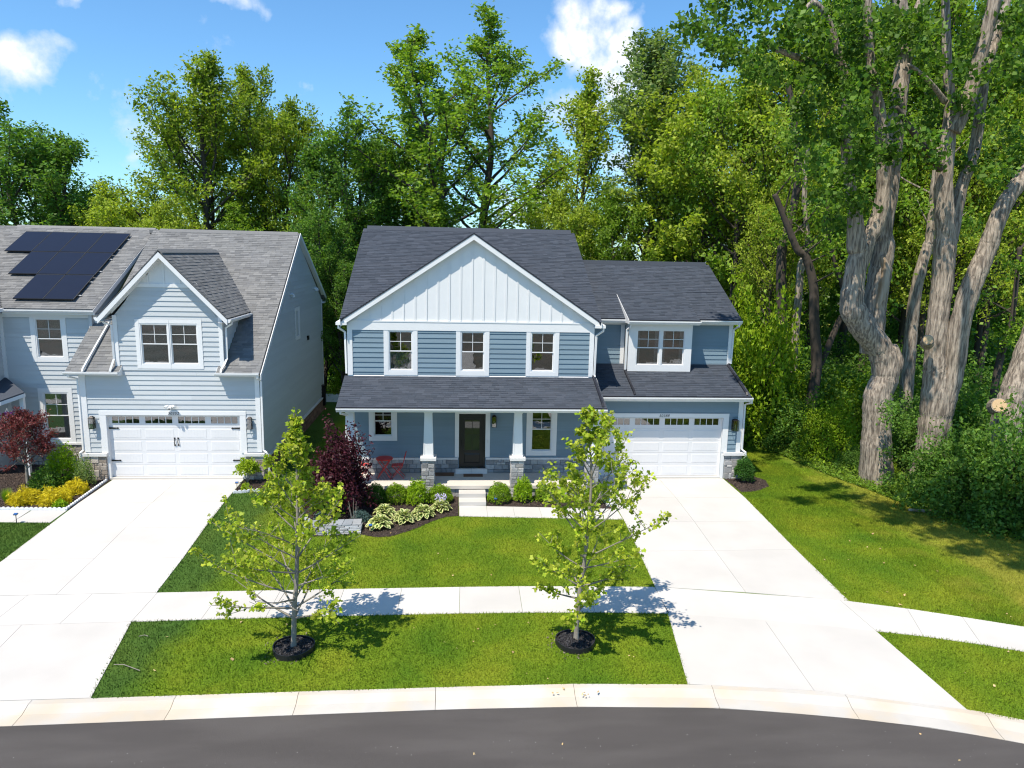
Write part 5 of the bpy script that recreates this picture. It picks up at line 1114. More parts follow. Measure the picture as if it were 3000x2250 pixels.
# undergrowth mass between the trunks, behind the visible shrubs
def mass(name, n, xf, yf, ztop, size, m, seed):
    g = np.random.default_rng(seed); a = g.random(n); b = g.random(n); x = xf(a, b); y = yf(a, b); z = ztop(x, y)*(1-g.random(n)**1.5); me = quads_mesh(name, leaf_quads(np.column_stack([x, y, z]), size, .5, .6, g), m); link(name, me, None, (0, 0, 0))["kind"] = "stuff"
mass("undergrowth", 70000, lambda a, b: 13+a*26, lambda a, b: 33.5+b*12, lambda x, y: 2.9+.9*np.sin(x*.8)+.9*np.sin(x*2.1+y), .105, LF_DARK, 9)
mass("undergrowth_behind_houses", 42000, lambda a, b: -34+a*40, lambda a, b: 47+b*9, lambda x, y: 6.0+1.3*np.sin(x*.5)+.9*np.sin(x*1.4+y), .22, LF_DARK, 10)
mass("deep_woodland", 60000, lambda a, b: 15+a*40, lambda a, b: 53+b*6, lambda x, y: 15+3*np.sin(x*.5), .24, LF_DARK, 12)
# shrubs ------------------------------------------------------------------
def bush(name, seed, r, h, n, size, leafmat, stems=9, flat=.0, spiky=False, upleaf=.5, asp=.6, shell=.55, base=.15, label=None, loc=(0, 0, 0), rot=0, group=None, bark=BARKD, lump=.18, cat="shrub"):
    P = Plant(seed); g = P.g; v = unit(g.normal(size=(n, 3))); v[:, 2] = np.abs(v[:, 2])*1.0-(.35*g.random(n) if not flat else 0)
    rad = (shell+(1-shell)*g.random(n)**.45); lumps = 1+lump*np.sin(v[:, 0]*5+seed)*np.cos(v[:, 1]*6+seed*2)+lump*.6*np.sin(v[:, 2]*9+seed+v[:, 0]*7)
    C = v*(rad*lumps)[:, None]*np.array([r, r, h*(1-base)]); C[:, 2] = np.maximum(C[:, 2], -.28*h)+h*base+.05*h; C[:, 2] = np.maximum(C[:, 2], .02)
    for i in range(stems): a = P.r.uniform(0, 6.28); e = P.r.uniform(.6, 1.35); P.limb((0, 0, 0), (math.cos(a)*math.cos(e), math.sin(a)*math.cos(e), math.sin(e)), min(h, r*1.4)*.85, .012+.012*h, 4, .15, mb=P.limbs)
    return finish(P, C, name, leafmat, bark, size, loc, rot, upleaf, asp, label, cat, group)
B_big = bush("woodland_shrub", 21, 1.6, 2.6, 9500, .055, LF_MID, lump=.28)
B_big2 = bush("woodland_shrub", 22, 1.5, 2.2, 9000, .052, LF_DARK, lump=.3)
edge = [(2205, 1235, 1.0, 2), (2260, 1300, 1.0, 0), (2330, 1335, 1.15, 1), (2420, 1365, .85, 0), (2500, 1400, .5, 1), (2590, 1432, .32, 0), (2750, 1490, .7, 1), (2790, 1520, 1.1, 0), (2870, 1540, 1.15, 1), (2950, 1560, 1.2, 0), (3040, 1585, 1.2, 1), (2230, 1130, 1.2, 1), (2310, 1190, 1.3, 0), (2400, 1240, 1.35, 1), (2660, 1330, 1.1, 1), (2830, 1400, 1.15, 0), (2930, 1420, 1.2, 1), (2480, 1290, 1.2, 0), (2180, 1060, 1.25, 2), (2160, 960, 1.5, 2), (2240, 1000, 1.4, 0), (2720, 1400, 1.2, 1)]
ul = ["beside the garage corner, bright leaved", "just right of the lawn's narrow end", "low in front of the dark trunks", "left of the twisted trunk", "at the foot of the twisted trunk", "between the two big trunks", "right at the foot of the forked trunk", "in front of the cut stump, at the lawn edge", "largest in front of the cut trunk", "at the right edge beside the lawn", "outermost at the right edge of frame", "behind the garage downspout", "second row behind the lawn's narrow end", "second row left of the twisted trunk", "deep between the two big trunks", "behind the front row right of the forked trunk", "behind the front row at the right edge", "immediately behind the twisted trunk's foot", "bright, high beside the garage roof", "bright, beside the upper garage wall", "dark, behind the bright garage shrub", "behind the forked trunk"]
for i, (px, py, s, k) in enumerate(edge):
    p = at_z(px, py, 0) if py > 1150 else at_y(px, py+260, 33+i*.1)
    d = Vector((p.x, p.y)).normalized()*1.1 if py > 1150 else Vector((0, 0)); z = 0
    place((B_big, B_big2, B_big)[k], used, (p.x+d.x, p.y+d.y, z), i*1.3, (s, s, s*(1.05 if i % 3 else 1.25)), "woodland edge shrub "+ul[i], "shrubs along the woodland edge", LF_BRI if k == 2 else (LF_DARK if i in (7, 8, 9, 15) else None))
place(B_big, used, (at_y(2225, 900, 34.5).x, 34.5, 0), .4, (1.7, 1.5, 2.85), "sunlit bright green shrub right of the garage roof", None, LF_BRI)
place(B_big, used, (-5.9, 44.5, 0), .4, (1.1, 1.1, 1.2), "bright shrub at the back of the side yard between the houses", None, LF_BRI)
place(B_big, used, (-3.2, 45.5, 0), 1.4, (1.1, 1.1, 1.0), "second bright shrub at the back of the side yard", None, LF_BRI)
MB().box(-9, -1.8, 43.0, 43.25, 0, .45).build("retaining_wall", CAP, None); tag(bpy.data.objects["retaining_wall"], "low white garden wall across the back of the side yard", "wall")
# the great cottonwoods -----------------------------------------------------
def traced(root, pts, rads, Y0, Y1=None, name="trunk", m=BARKL, n=None, sides=40, cap=True):
    """pts: photograph pixels of the centre line; rads metres; depth runs Y0..Y1"""
    Y1 = Y0 if Y1 is None else Y1; k = len(pts); W = [at_y(px, py, Y0+(Y1-Y0)*i/(k-1)) for i, (px, py) in enumerate(pts)]
    ln_ = sum((W[i+1]-W[i]).length for i in range(k-1)); n = max(14, int(ln_/.13)); zst = ln_/n; sm = smooth_path(W, n); rr = [float(np.interp(i/(n-1)*(k-1), range(k), rads)) for i in range(n)]; rg = random.Random(len(pts)*7+int(pts[0][0]))
    rr = [r*(1+rg.uniform(-.05, .05)) for r in rr]; mb = MB(); mb.tube(sm, rr, sides, cap=cap); k0 = rg.random()*50
    from mathutils import noise as _n
    for i in range(n):
        c = sm[i]
        for k in range(sides):
            q = Vector(mb.v[i*sides+k]); a = 6.2832*k/sides; L_ = i*zst; ridge = 1-2*abs(_n.noise(Vector((math.cos(a)*2.6+k0, math.sin(a)*2.6, L_*.35)))); fine = 1-2*abs(_n.noise(Vector((math.cos(a)*6+k0, math.sin(a)*6, L_*.9)))); lump = _n.noise(Vector((math.cos(a)*.8+k0, math.sin(a)*.8, L_*.7)))
            mb.v[i*sides+k] = tuple(c+(q-c)*(1+.05*ridge+.055*fine+.06*lump))
    return mb.build(name, m, root, wo(root), smooth=True), sm
def z7(x, y): return 2000+x/2.074, y/2.074
def z8(x, y): return 2000+x/1.659, 700+y/1.659
def leafy(root, C, size=.085, m=None, name="crown"):
    me = quads_mesh(name, leaf_quads(C, size, .25, .75, RNG)-np.array(wo(root)), m or LF_COT); return link(name, me, root, wo(root))
def clumps(spec, per, spread, g, Y):
    """spec: list of pixel clump centres (px,py,r px)"""
    out = []
    for px, py, r in spec:
        for k in range(max(1, int(r/22))):
            a = g.random()*6.28; q = r*math.sqrt(g.random()); c = at_y(px+q*math.cos(a), py+q*math.sin(a)*.8, Y+g.normal()*1.3); out.append(np.array(c)+g.normal(size=(per, 3))*spread)
    return np.concatenate(out)
YA = 27.3; pA = at_y(2556, 1425, YA)
cwA = empty("cottonwood_tree", (pA.x, YA, 0), "huge old cottonwood with twisted double trunk and bare scar, left of two", "tree", "great cottonwoods at the lawn edge")
traced(cwA, [z8(945, 1215), z8(940, 1050), z8(945, 900), z8(950, 760), z8(985, 660), z8(960, 540), z8(880, 430), z8(825, 330), z8(835, 200), z8(860, 50), z7(1060, 1500), z7(1045, 1300)], [.68, .56, .50, .50, .46, .45, .46, .44, .36, .34, .36, .25], YA)
traced(cwA, [z8(900, 560), z8(925, 420), z8(935, 320), z8(955, 180), z8(975, 40), z7(1215, 1400), z7(1260, 1150), z7(1290, 800), z7(1320, 550), z7(1345, 350), z7(1350, 180), z7(1320, 20), z7(1300, -150)], [.30, .42, .40, .40, .38, .34, .30, .29, .28, .26, .25, .24, .2], YA+.5, YA+.9, "trunk")
traced(cwA, [z8(870, 130), z7(1120, 1480), z7(1175, 1360), z7(1210, 1250), z7(1225, 1100), z7(1215, 900), z7(1200, 700), z7(1160, 500), z7(1130, 300), z7(1125, 100), z7(1120, -100)], [.22, .27, .29, .27, .25, .22, .2, .18, .16, .15, .12], YA+.05, YA-.5, "limb")
traced(cwA, [z7(1045, 1300), z7(1000, 1000), z7(990, 750), z7(990, 500), z7(930, 280), z7(880, 120), z7(800, 20), z7(740, 60)], [.22, .18, .16, .14, .13, .12, .1, .05], YA, YA-1, "limb")
traced(cwA, [z7(870, 415), z7(760, 370), z7(620, 320), z7(470, 265)], [.13, .11, .09, .05], YA-.6, YA-1.5, "limb")
traced(cwA, [z7(1355, 250), z7(1400, 130), z7(1450, 0), z7(1500, -120)], [.17, .15, .14, .12], YA+.8, YA+1, "limb")
traced(cwA, [z8(960, 700), z8(1010, 640), z8(1030, 600), z8(1010, 520)], [.30, .34, .32, .22], YA+.2, YA+.2, "burl", BARKL)
traced(cwA, [z8(968, 80), z8(985, 150), z8(972, 230), z8(955, 290), z8(940, 350)], [.06, .17, .2, .17, .05], YA+.24, YA+.24, "bare_wood_scar", DEADW)
gA = np.random.default_rng(31)
C = clumps([(2700, 380, 60), (2620, 330, 60), (2600, 480, 60), (2560, 420, 80), (2450, 500, 80), (2360, 430, 60), (2480, 130, 120), (2350, 120, 120), (2080, 60, 60), (2160, 30, 90), (2280, 60, 120), (2180, 130, 90), (2120, 170, 60), (2300, 170, 130), (2400, 60, 130), (2420, 200, 120), (2560, 60, 100), (2500, 330, 110), (2520, 440, 100), (2480, 560, 70), (2560, 200, 90), (2460, 620, 60), (2530, 560, 60), (2640, 160, 70), (2030, 110, 50), (2230, 250, 70), (2380, 330, 70)], 115, .23, gA, YA-.8)
leafy(cwA, C, .092)
YB2 = 26.6; pB = at_y(2690, 1450, YB2)
cwB = empty("cottonwood_tree", (pB.x, YB2, 0), "huge cottonwood forking into tall pale stems with a sawn knot, right of the twisted one", "tree", "great cottonwoods at the lawn edge")
traced(cwB, [z8(1165, 1230), z8(1190, 1100), z8(1215, 950), z8(1235, 820), z8(1235, 700), z8(1235, 600), z8(1240, 400), z8(1265, 200), z8(1275, 40), z7(1600, 1400), z7(1585, 1150), z7(1600, 950), z7(1625, 700), z7(1615, 500), z7(1605, 350), z7(1600, 100), z7(1590, -150)], [.60, .50, .52, .54, .50, .42, .36, .35, .36, .33, .30, .27, .20, .17, .15, .13, .1], YB2, YB2+.2)
traced(cwB, [z8(1235, 960), z8(1262, 860), z8(1288, 760), z8(1320, 620), z8(1345, 430), z8(1400, 240), z8(1480, 50), z7(1880, 1420), z7(1950, 1250), z7(2050, 1100), z7(2150, 950)], [.3, .32, .33, .34, .33, .33, .30, .28, .26, .25, .2], YB2-.1, YB2-.8, "trunk")
traced(cwB, [z7(1605, 1560), z7(1640, 1420), z7(1690, 1150), z7(1770, 920), z7(1815, 620), z7(1840, 420), z7(1910, 220), z7(1960, 50), z7(2000, -100)], [.2, .22, .2, .19, .17, .16, .15, .13, .1], YB2+.25, YB2+1.2, "limb")
traced(cwB, [z7(1640, 800), z7(1720, 640), z7(1780, 450), z7(1830, 250), z7(1890, 30), z7(1930, -150)], [.26, .24, .22, .21, .2, .18], YB2, YB2-.6, "limb")
traced(cwB, [z7(1565, 1030), z7(1500, 920), z7(1400, 800), z7(1300, 650)], [.13, .12, .1, .06], YB2-.2, YB2-1.2, "limb", BARKD)
traced(cwB, [z7(1595, 620), z7(1520, 520), z7(1440, 440), z7(1370, 390)], [.10, .08, .07, .04], YB2-.2, YB2-1., "limb")
def sawn(root, px, py, Y, r, L, d):
    c = at_y(px, py, Y); d = Vector(d).normalized(); MB().tube([c-d*L, c], [r*1.25, r], 14).build("sawn_stub", BARKL, root, wo(root)); MB().tube([c+d*.002, c+d*.012], [r*.86, r*.86], 16).build("cut_face", CUTW, root, wo(root))
sawn(cwB, *z8(1192, 490), YB2-.9, .19, .6, (-.45, -.7, .3))
gB = np.random.default_rng(32)
C = clumps([(2700, 60, 80), (2760, 200, 80), (2740, 330, 80), (2900, 60, 100), (2960, 200, 110), (2880, 300, 60), (2980, 420, 80), (2650, 60, 70), (2840, 150, 60), (2960, 80, 80), (2780, 480, 60), (2930, 520, 60)], 115, .24, gB, YB2-.5); leafy(cwB, C, .092)
YC = 25.6; pC = at_y(2935, 1420, YC)
cwC = empty("cottonwood_stump", (pC.x, YC, 0), "leaning cottonwood trunk with large sawn limb end at the right edge", "tree")
traced(cwC, [z8(1545, 1120), z8(1560, 980), z8(1580, 860), z8(1615, 740), z8(1660, 600), z8(1720, 430), z8(1800, 250)], [.58, .52, .50, .46, .42, .38, .3], YC, YC+.3)
sawn(cwC, *z8(1540, 808), YC-.85, .27, .6, (-.45, -.75, .25))
# ivy on the hollow trunk
gI = np.random.default_rng(33); C = clumps([(2622, 1130, 30), (2632, 1180, 44), (2640, 1240, 44), (2634, 1300, 66), (2640, 1360, 66), (2630, 1400, 44)], 130, .17, gI, YA-.7); iv = empty("ivy", (pA.x+.5, YA-.6, 0), "ivy climbing the right side of the twisted cottonwood trunk", "ivy"); leafy(iv, C, .05, LF_DARK, "foliage")
g_ = np.random.default_rng(91); wp = np.array(WOODS[:8]); q_ = g_.random(16000)*(len(wp)-1); i_ = q_.astype(int); f_ = (q_-i_)[:, None]; pp = wp[i_]*(1-f_)+wp[i_+1]*f_; out_ = pp/np.linalg.norm(pp, axis=1, keepdims=True); off_ = g_.random(16000)**1.3*3.2-.12
P3 = np.column_stack([pp+out_*off_[:, None], .03+(.12+.22*np.clip(off_, 0, 2))*g_.random(16000)])
link("ground_ivy", quads_mesh("ground_ivy", leaf_quads(P3, .05, .8, .6, g_), LF_MID), None, (0, 0, 0))["kind"] = "stuff"
# slim woodland trunks standing in front of the darker foliage
slim = [([z8(485, 560), z8(480, 320), z8(482, 60), z7(640, 1400), z7(695, 1120), z7(690, 830), z7(640, 500)], .24, 36, BARKD, "dark upright trunk nearest the garage roof corner"),
        ([z8(530, 720), z8(540, 540), z8(562, 300), z8(575, 130), z7(760, 1500), z7(740, 1200), z7(760, 900)], .19, 35, BARKL, "slim paler trunk second from the garage roof"),
        ([z8(600, 900), z8(648, 640), z8(640, 400), z8(636, 230), z8(600, 90), z7(700, 1520), z7(640, 1380), z7(560, 1180)], .23, 33.5, BARKD, "dark trunk bending left, midway to the scarred cottonwood"),
        ([z8(640, 700), z8(700, 540), z8(760, 400), z8(800, 320), z7(900, 1500), z7(880, 1200)], .15, 34, BARKD, "thin dark trunk leaning right towards the scarred cottonwood"),
        ([z8(1090, 700), z8(1110, 450), z8(1140, 220), z8(1190, 40), z7(1500, 1450), z7(1530, 1130), z7(1560, 900)], .26, 33, BARKL, "pale straight trunk between the two great cottonwoods"),
        ([z8(1490, 950), z8(1520, 700), z8(1560, 520), z8(1600, 400), z7(2050, 1500)], .17, 32, BARKD, "dark trunk behind the sawn trunk at the right edge")]
for pts_, r_, Y_, m_, lb_ in slim:
    a_ = at_y(pts_[0][0], pts_[0][1], Y_); rt_ = empty("slim_tree", (a_.x, Y_, 0), lb_, "tree", "slim trunks inside the woodland"); pts_ = [(lambda q: (q[0], q[1]))(p_) for p_ in pts_]
    g0 = 744+CAMH/Y_*2129; pts_ = [(pts_[0][0]-6, g0)]+pts_; k_ = len(pts_); _, sm_ = traced(rt_, pts_, [r_*(1.25-.75*i/(k_-1)) for i in range(k_)], Y_, Y_, "trunk", m_, sides=14)
    rr_ = random.Random(int(r_*1000)); mb = MB(); CC = []
    for q in range(7):
        i = len(sm_)-2-int(q*len(sm_)*.08); p = sm_[i]; d = Vector((rr_.uniform(-1, 1), rr_.uniform(-1, .3), rr_.uniform(.2, .8))).normalized(); L_ = rr_.uniform(1.2, 2.6); mb.tube([p, p+d*L_*.5+Vector((0, 0, .1)), p+d*L_+Vector((0, 0, .4))], [.05, .035, .012], 5); CC.append(np.random.default_rng(q).normal(size=(170, 3))*np.array([.55, .5, .3])+np.array(p+d*L_))
    mb.build("limb", m_, rt_, wo(rt_)); leafy(rt_, np.concatenate(CC), .085, LF_MID)
# ---- the two saplings in the verge
def sapling(loc, px_path, envpts, seed, label, lr):
    root = empty("young_tree", loc, label, "tree", "young street trees in the verge"); P = Plant(seed); r = P.r; b = Vector(loc)
    tr = [at_y(x, y, loc[1]+.02*i)-b for i, (x, y) in enumerate(px_path)]; sm = smooth_path(tr, 24); H = sm[-1].z; sm[0].z = -.02
    P.trunk.tube(sm, [.056*(1-.88*(i/23)**1.1)+.005+(.02 if i == 0 else 0) for i in range(24)], 10, cap=False)
    z0 = np.array([p.z for p in sm]); env = curve(envpts)
    n = 42
    for i in range(n):
        t = .10+.86*(i/n)**1.12; j = int(np.searchsorted(z0, t*H)); j = min(max(j, 1), 23); p = sm[j]; az = i*2.39996+r.uniform(-.4, .4)+seed; el = .24+.8*t+r.uniform(-.12, .15)
        side = lr[0] if math.cos(az) < 0 else lr[1]; L = float(env(min(t+.08, 1)))*side*r.uniform(.8, 1.2)/math.cos(min(el, 1.1)); L = min(L, 2.3)
        lp = P.limb(p, (math.cos(az)*math.cos(el), math.sin(az)*math.cos(el), math.sin(el)), L, .026*(1-t*.75)+.004, 7, .09)
        bare = r.random() < .07
        if not bare: P.leaves(lp, int(10+L*14), .065, .5)
        for q in range(5):
            k = .3+.6*(q+r.random()*.6)/5; jj = min(int(k*7), 6); pp = lp[jj]; dd = (lp[jj+1]-lp[jj]).normalized(); sd = (dd+Vector((r.gauss(0, .7), r.gauss(0, .7), r.gauss(.25, .5)))).normalized(); s2 = P.limb(pp, sd, L*r.uniform(.22, .42), .006, 4, .2)
            if not bare: P.leaves(s2, int(13+L*8), .055, .45)
    P.leaves(sm[-6:], 70, .075, .1)
    C = np.concatenate(P.pts)
    for nm, mbx, m in (("trunk", P.trunk, BARKS), ("branches", P.limbs, BARKS)):
        me = bpy.data.meshes.new(nm); me.from_pydata(mbx.v, [], mbx.f); me.materials.append(m); me.polygons.foreach_set("use_smooth", [True]*len(mbx.f)); me.update(); link(nm, me, root, loc)
    # lobed leaves: six-sided
    g = P.g; k = len(C); nrm = unit(g.normal(size=(k, 3))+np.array([-.1, -.2, .9])); t = unit(np.cross(nrm, g.normal(size=(k, 3)))); bb = np.cross(nrm, t); s = (.044*(.6+.8*g.random(k)))[:, None]
    V = np.stack([C-t*s, C-t*s*.35-bb*s*.95, C+t*s*.1-bb*s*.45-nrm*s*.1, C+t*s*.95-bb*s*.55-nrm*s*.3, C+t*s*.9+bb*s*.55-nrm*s*.3, C+t*s*.1+bb*s*.45-nrm*s*.1, C-t*s*.35+bb*s*.95], 1)
    me = quads_mesh("crown", V, LF_SAP, 7); link("crown", me, root, loc); return root
def za(x, y): return 600+x/2.212, 1200+y/2.212
def zb(x, y): return 1480+x/2.154, 1180+y/2.154
L1 = at_z(*za(575, 1555)); L2 = at_z(*zb(447, 1508))
sapling((L1.x, L1.y, 0), [za(575, 1555), za(578, 1400), za(582, 1250), za(592, 1150), za(598, 950), za(602, 750), za(600, 600), za(598, 450), za(592, 250), za(585, 120), za(578, 25)], [(0, .8), (.12, 1.3), (.25, 1.75), (.4, 1.7), (.5, 1.35), (.62, .95), (.72, .6), (.82, .36), (.92, .16), (1, .06)], 3, "young lime green street tree in the left tree ring, lopsided crown", (1.2, .85))
sapling((L2.x, L2.y, 0), [zb(447, 1508), zb(455, 1350), zb(475, 1150), zb(500, 1000), zb(520, 800), zb(532, 680), zb(543, 520), zb(540, 350), zb(522, 150), zb(532, 35)], [(0, .4), (.15, .75), (.28, 1.15), (.42, 1.6), (.55, 1.2), (.66, .95), (.75, .75), (.85, .45), (1, .12)], 8, "young lime green street tree in the right tree ring before the garage", (.95, 1.25))
for L, px, lab in ((L1, (635, 1405), "black plastic tree ring with mulch round the left young tree"), (L2, (1241, 1394), "black plastic tree ring with mulch round the right young tree")):
    c = at_z(px[0]*3000/2212, px[1]*3000/2212); c = Vector(((c.x+L.x)/2, (c.y+L.y)/2-.02, 0)); rt = empty("tree_ring", (c.x, c.y, 0), lab, "tree ring", "black rings round the young trees"); mb = MB(); N_ = 28
    for i in range(N_):
        a0, a1 = i/N_*6.2832, (i+1)/N_*6.2832; w = lambda a, r, z: (c.x+math.cos(a)*r*(1+.05*math.sin(3*a)), c.y+math.sin(a)*r, z)
        h = .13; P = [w(a0, .46, 0), w(a1, .46, 0), w(a1, .46, h), w(a0, .46, h), w(a0, .435, 0), w(a1, .435, 0), w(a1, .435, h), w(a0, .435, h)]; mb.add(P, [(0, 1, 2, 3), (4, 7, 6, 5), (3, 2, 6, 7)])
    mb.build("rim", mat("black_plastic", (.016, .016, .018), .4), rt)
    mb = MB(); mb.add([(c.x+math.cos(i/20*6.2832)*.435, c.y+math.sin(i/20*6.2832)*.435, .085) for i in range(20)], [tuple(range(20))]); o = mb.build("mulch", mat("black_mulch", (.022, .021, .024), .9, .5, 25, bump=1., bscale=45), rt)
    A = RNG.random((900, 2))*.84-.42; A = A[(A**2).sum(1) < .17]; me = quads_mesh("mulch_chips", leaf_quads(np.column_stack([A+np.array([c.x, c.y]), .09+.025*RNG.random(len(A))]), .028, 1., .4)-np.array(wo(rt)), mat("black_mulch_chip", (.035, .034, .038), .8, isl=.6)); link("mulch_chips", me, rt, wo(rt))["kind"] = "stuff"
    A = RNG.normal(size=(260, 2))*.5; rr = np.sqrt((A**2).sum(1)); A = A[(rr > .47) & (rr < .75) & (A[:, 0] < .25)]
    me = quads_mesh("spilled_mulch", leaf_quads(np.column_stack([A+np.array([c.x, c.y]), .01+.02*RNG.random(len(A))]), .03, 1.2, .5), mat("grey_chip", (.16, .13, .11), .9, isl=.4)); link("spilled_mulch", me, None, (0, 0, 0))["kind"] = "stuff"
# overhanging upper crown of the cottonwoods, above the frame; its shade falls on the lawn
g = np.random.default_rng(40); cc = []
for (tx_, ty_, r) in [(14.3, 26.6, .35), (15.0, 25.6, .4), (15.7, 24.5, .45), (16.4, 23.6, .8), (17.1, 22.8, .9), (18.0, 21.9, .9), (18.9, 21.2, .8), (16.5, 21.7, .5), (17.5, 20.6, .7), (18.4, 19.7, .7), (19.4, 19.0, .7), (15.4, 23.0, .35), (20.3, 20.3, .8), (12.9, 25.2, .3), (20.6, 18.6, .8), (21.6, 19.4, .9), (19.2, 17.9, .5), (17.0, 19.3, .4), (16.0, 20.4, .35)]:
    zc = 17.6+g.random(); r *= 1.3; k = int(420*r); cc.append(g.normal(size=(k, 3))*np.array([r*.75, r*.42, .3])+np.array([tx_-.37*zc, ty_-.41*zc, zc]))
leafy(cwA, np.concatenate(cc), .12, None, "upper_crown")
MB().tube([(17.3, 26.8, 19.2), (15, 21.5, 18.4), (12, 17.5, 18.2), (10.5, 14, 17.9)], [.2, .15, .1, .04], 7).build("limb", BARKL, cwA, wo(cwA))

# ================================================================ FRONT GARDEN PLANTS
def bush_at(px, py, *a, **k): p = at_z(px, py, 0); return bush(*a, loc=(p.x, p.y, 0), **k)
GB = "clipped box shrubs along the porch"
def zz4(x, y): return 900+x/2.458, 1150+y/2.458
bush("purple_smoke_bush", 41, .92, 3.1, 9500, .05, LF_PUR, stems=12, lump=.28, shell=.35, base=.22, loc=(-3.85, 24.15, 0), label="tall dark purple leaved shrub at the left end of the porch bed")
bush("purple_smoke_bush", 42, .62, 1.75, 3200, .05, LF_PUR, stems=9, lump=.3, shell=.35, base=.2, loc=(-4.75, 24.75, 0), label="lower left side of the purple leaved clump, paler and looser")
for k, (x, y, r, h, m, lab) in enumerate([(-2.85, 25.0, .42, .78, LF_DBX, "darkest box shrub, next to the purple shrub"), (-2.11, 25.2, .44, .72, LF_BOX, "rounded box shrub between the dark one and the bright one"), (-.55, 25.2, .47, .66, LF_BOX, "box shrub just left of the porch steps"), (1.59, 25.2, .44, .74, LF_BOX, "round box shrub just right of the porch steps"), (3.36, 25.3, .47, .62, LF_BOX, "broad low box shrub between the last two porch piers"), (5.18, 25.2, .46, .66, LF_BOX, "box shrub at the drive end of the porch bed")]):
    bush("box_shrub", 50+k, r, h, 3400, .026, m, stems=6, lump=.07, shell=.72, base=.25, loc=(x, y, 0), label=lab, group=GB)
for k, (x, y, r, h, lab) in enumerate([(-1.35, 24.95, .40, .95, "bright yellow green upright shrub in front of the second porch pier"), (2.46, 25.25, .36, .92, "bright ball shrub in front of the third porch pier")]):
    bush("spirea_shrub", 60+k, r, h, 3000, .03, LF_SPI, stems=8, lump=.14, shell=.6, base=.25, loc=(x, y, 0), label=lab, group="bright shrubs before the porch piers")
# hostas: each leaf a part
me_h = bpy.data.meshes.new("leaf"); V = []; F_ = []; NL = 7
for i in range(NL+1):
    t = i/NL; w = .5*math.sin(math.pi*min(t*.9+.1, 1))**.7; z = -.55*(t-.35)**2*1.3; 
    for u in (-1, -.42, 0, .42, 1): V.append((t, u*w*.8, z+.10*abs(u)*(1-t*.5)+(.02*math.sin(t*14)*abs(u))))
MI = []
for i in range(NL):
    for j in range(4): F_.append((i*5+j, (i+1)*5+j, (i+1)*5+j+1, i*5+j+1)); MI.append(1 if j in (0, 3) or i == NL-1 else 0)
me_h.from_pydata(V, [], F_); me_h.materials.append(LF_HOS); me_h.materials.append(LF_HOSW); me_h.polygons.foreach_set("material_index", MI); me_h.polygons.foreach_set("use_smooth", [True]*len(F_)); me_h.update()
hr = random.Random(4)
def hosta(x, y, r, h, label, flowers=False):
    root = empty("hosta", (x, y, 0), label, "plant", "variegated hostas in the porch bed")
    n = int(40+r*60)
    for i in range(n):
        t = (i+.5)/n; az = i*2.39996+hr.uniform(-.3, .3); el = 1.15-1.05*t+hr.uniform(-.1, .1); L = (.17+.12*t)*hr.uniform(.8, 1.15); q = r*(.10+.48*t); o = bpy.data.objects.new("leaf", me_h); COL.objects.link(o); o.parent = root
        o.location = (math.cos(az)*q, math.sin(az)*q, h*(.85-.55*t)); o.rotation_euler = (hr.uniform(-.3, .3), -el*.9+.2, az); s = L*.86; o.scale = (s, s, s)
    mb = MB()
    for i in range(14): az = i*2.4; mb.tube([(0, 0, 0), (math.cos(az)*r*.35, math.sin(az)*r*.35, h*.55)], .008, 4, cap=False)
    me = bpy.data.meshes.new("stems"); me.from_pydata(mb.v, [], mb.f); me.materials.append(LF_HOS); me.update(); o = bpy.data.objects.new("stem", me); COL.objects.link(o); o.parent = root
    if flowers:
        for i in range(6):
            az = i*1.1; mb = MB(); p = Vector((math.cos(az)*r*.45, math.sin(az)*r*.35+.1, h)); mb.tube([(0, 0, h*.5), p, p+Vector((.02, 0, .22))], .006, 4)
            for q in range(7): c = p+Vector((hr.gauss(0, .025), hr.gauss(0, .025), .06+.16*q/6)); mb.tube([c, c+Vector((hr.gauss(0, .02), -.02, -.03))], [.010, .024], 5)
            me = bpy.data.meshes.new("flower"); me.from_pydata(mb.v, [], mb.f); me.materials.append(LILAC); me.update(); o = bpy.data.objects.new("flower_spike", me); COL.objects.link(o); o.parent = root
hosta(-2.45, 22.75, .40, .42, "cream edged hosta nearest the blue path light"); hosta(-2.40, 23.85, .36, .38, "cream edged hosta at the back left, below the box shrubs"); hosta(-1.70, 23.25, .40, .40, "cream edged hosta in the middle of the row"); hosta(-1.10, 23.70, .40, .42, "largest cream edged hosta, below the bright shrub"); hosta(-.50, 24.30, .34, .36, "cream edged hosta with lilac flower spikes near the steps", True)
bush("juniper", 70, .30, .36, 2200, .04, LF_JUN, stems=6, lump=.22, shell=.4, asp=.25, loc=(-3.13, 23.35, 0), label="low blue juniper right of the flagstone wall's top"); bush("juniper", 71, .28, .34, 1800, .04, LF_JUN, stems=6, lump=.22, shell=.4, asp=.25, loc=(-4.4, 23.5, 0), label="low blue juniper behind the left end of the flagstone wall")
Pt = Plant(72); tw = empty("bare_twigs", (-3.35, 23.1, 0), "bare twiggy shrub standing by the blue juniper", "shrub")
for i in range(7): a = i*.9; Pt.limb((0, 0, 0), (math.cos(a)*.3, math.sin(a)*.3, 1), .65+.1*(i % 3), .009, 5, .12)
me = bpy.data.meshes.new("twig"); me.from_pydata(Pt.limbs.v, [], Pt.limbs.f); me.materials.append(BARKS); me.update(); link("branches", me, tw, wo(tw))
bush("conical_spruce", 75, .40, 1.05, 5200, .038, LF_CONE, stems=4, lump=.10, shell=.5, asp=.3, base=.30, loc=(11.62, 27.45, 0), label="small conical evergreen at the right foot of the garage pier")
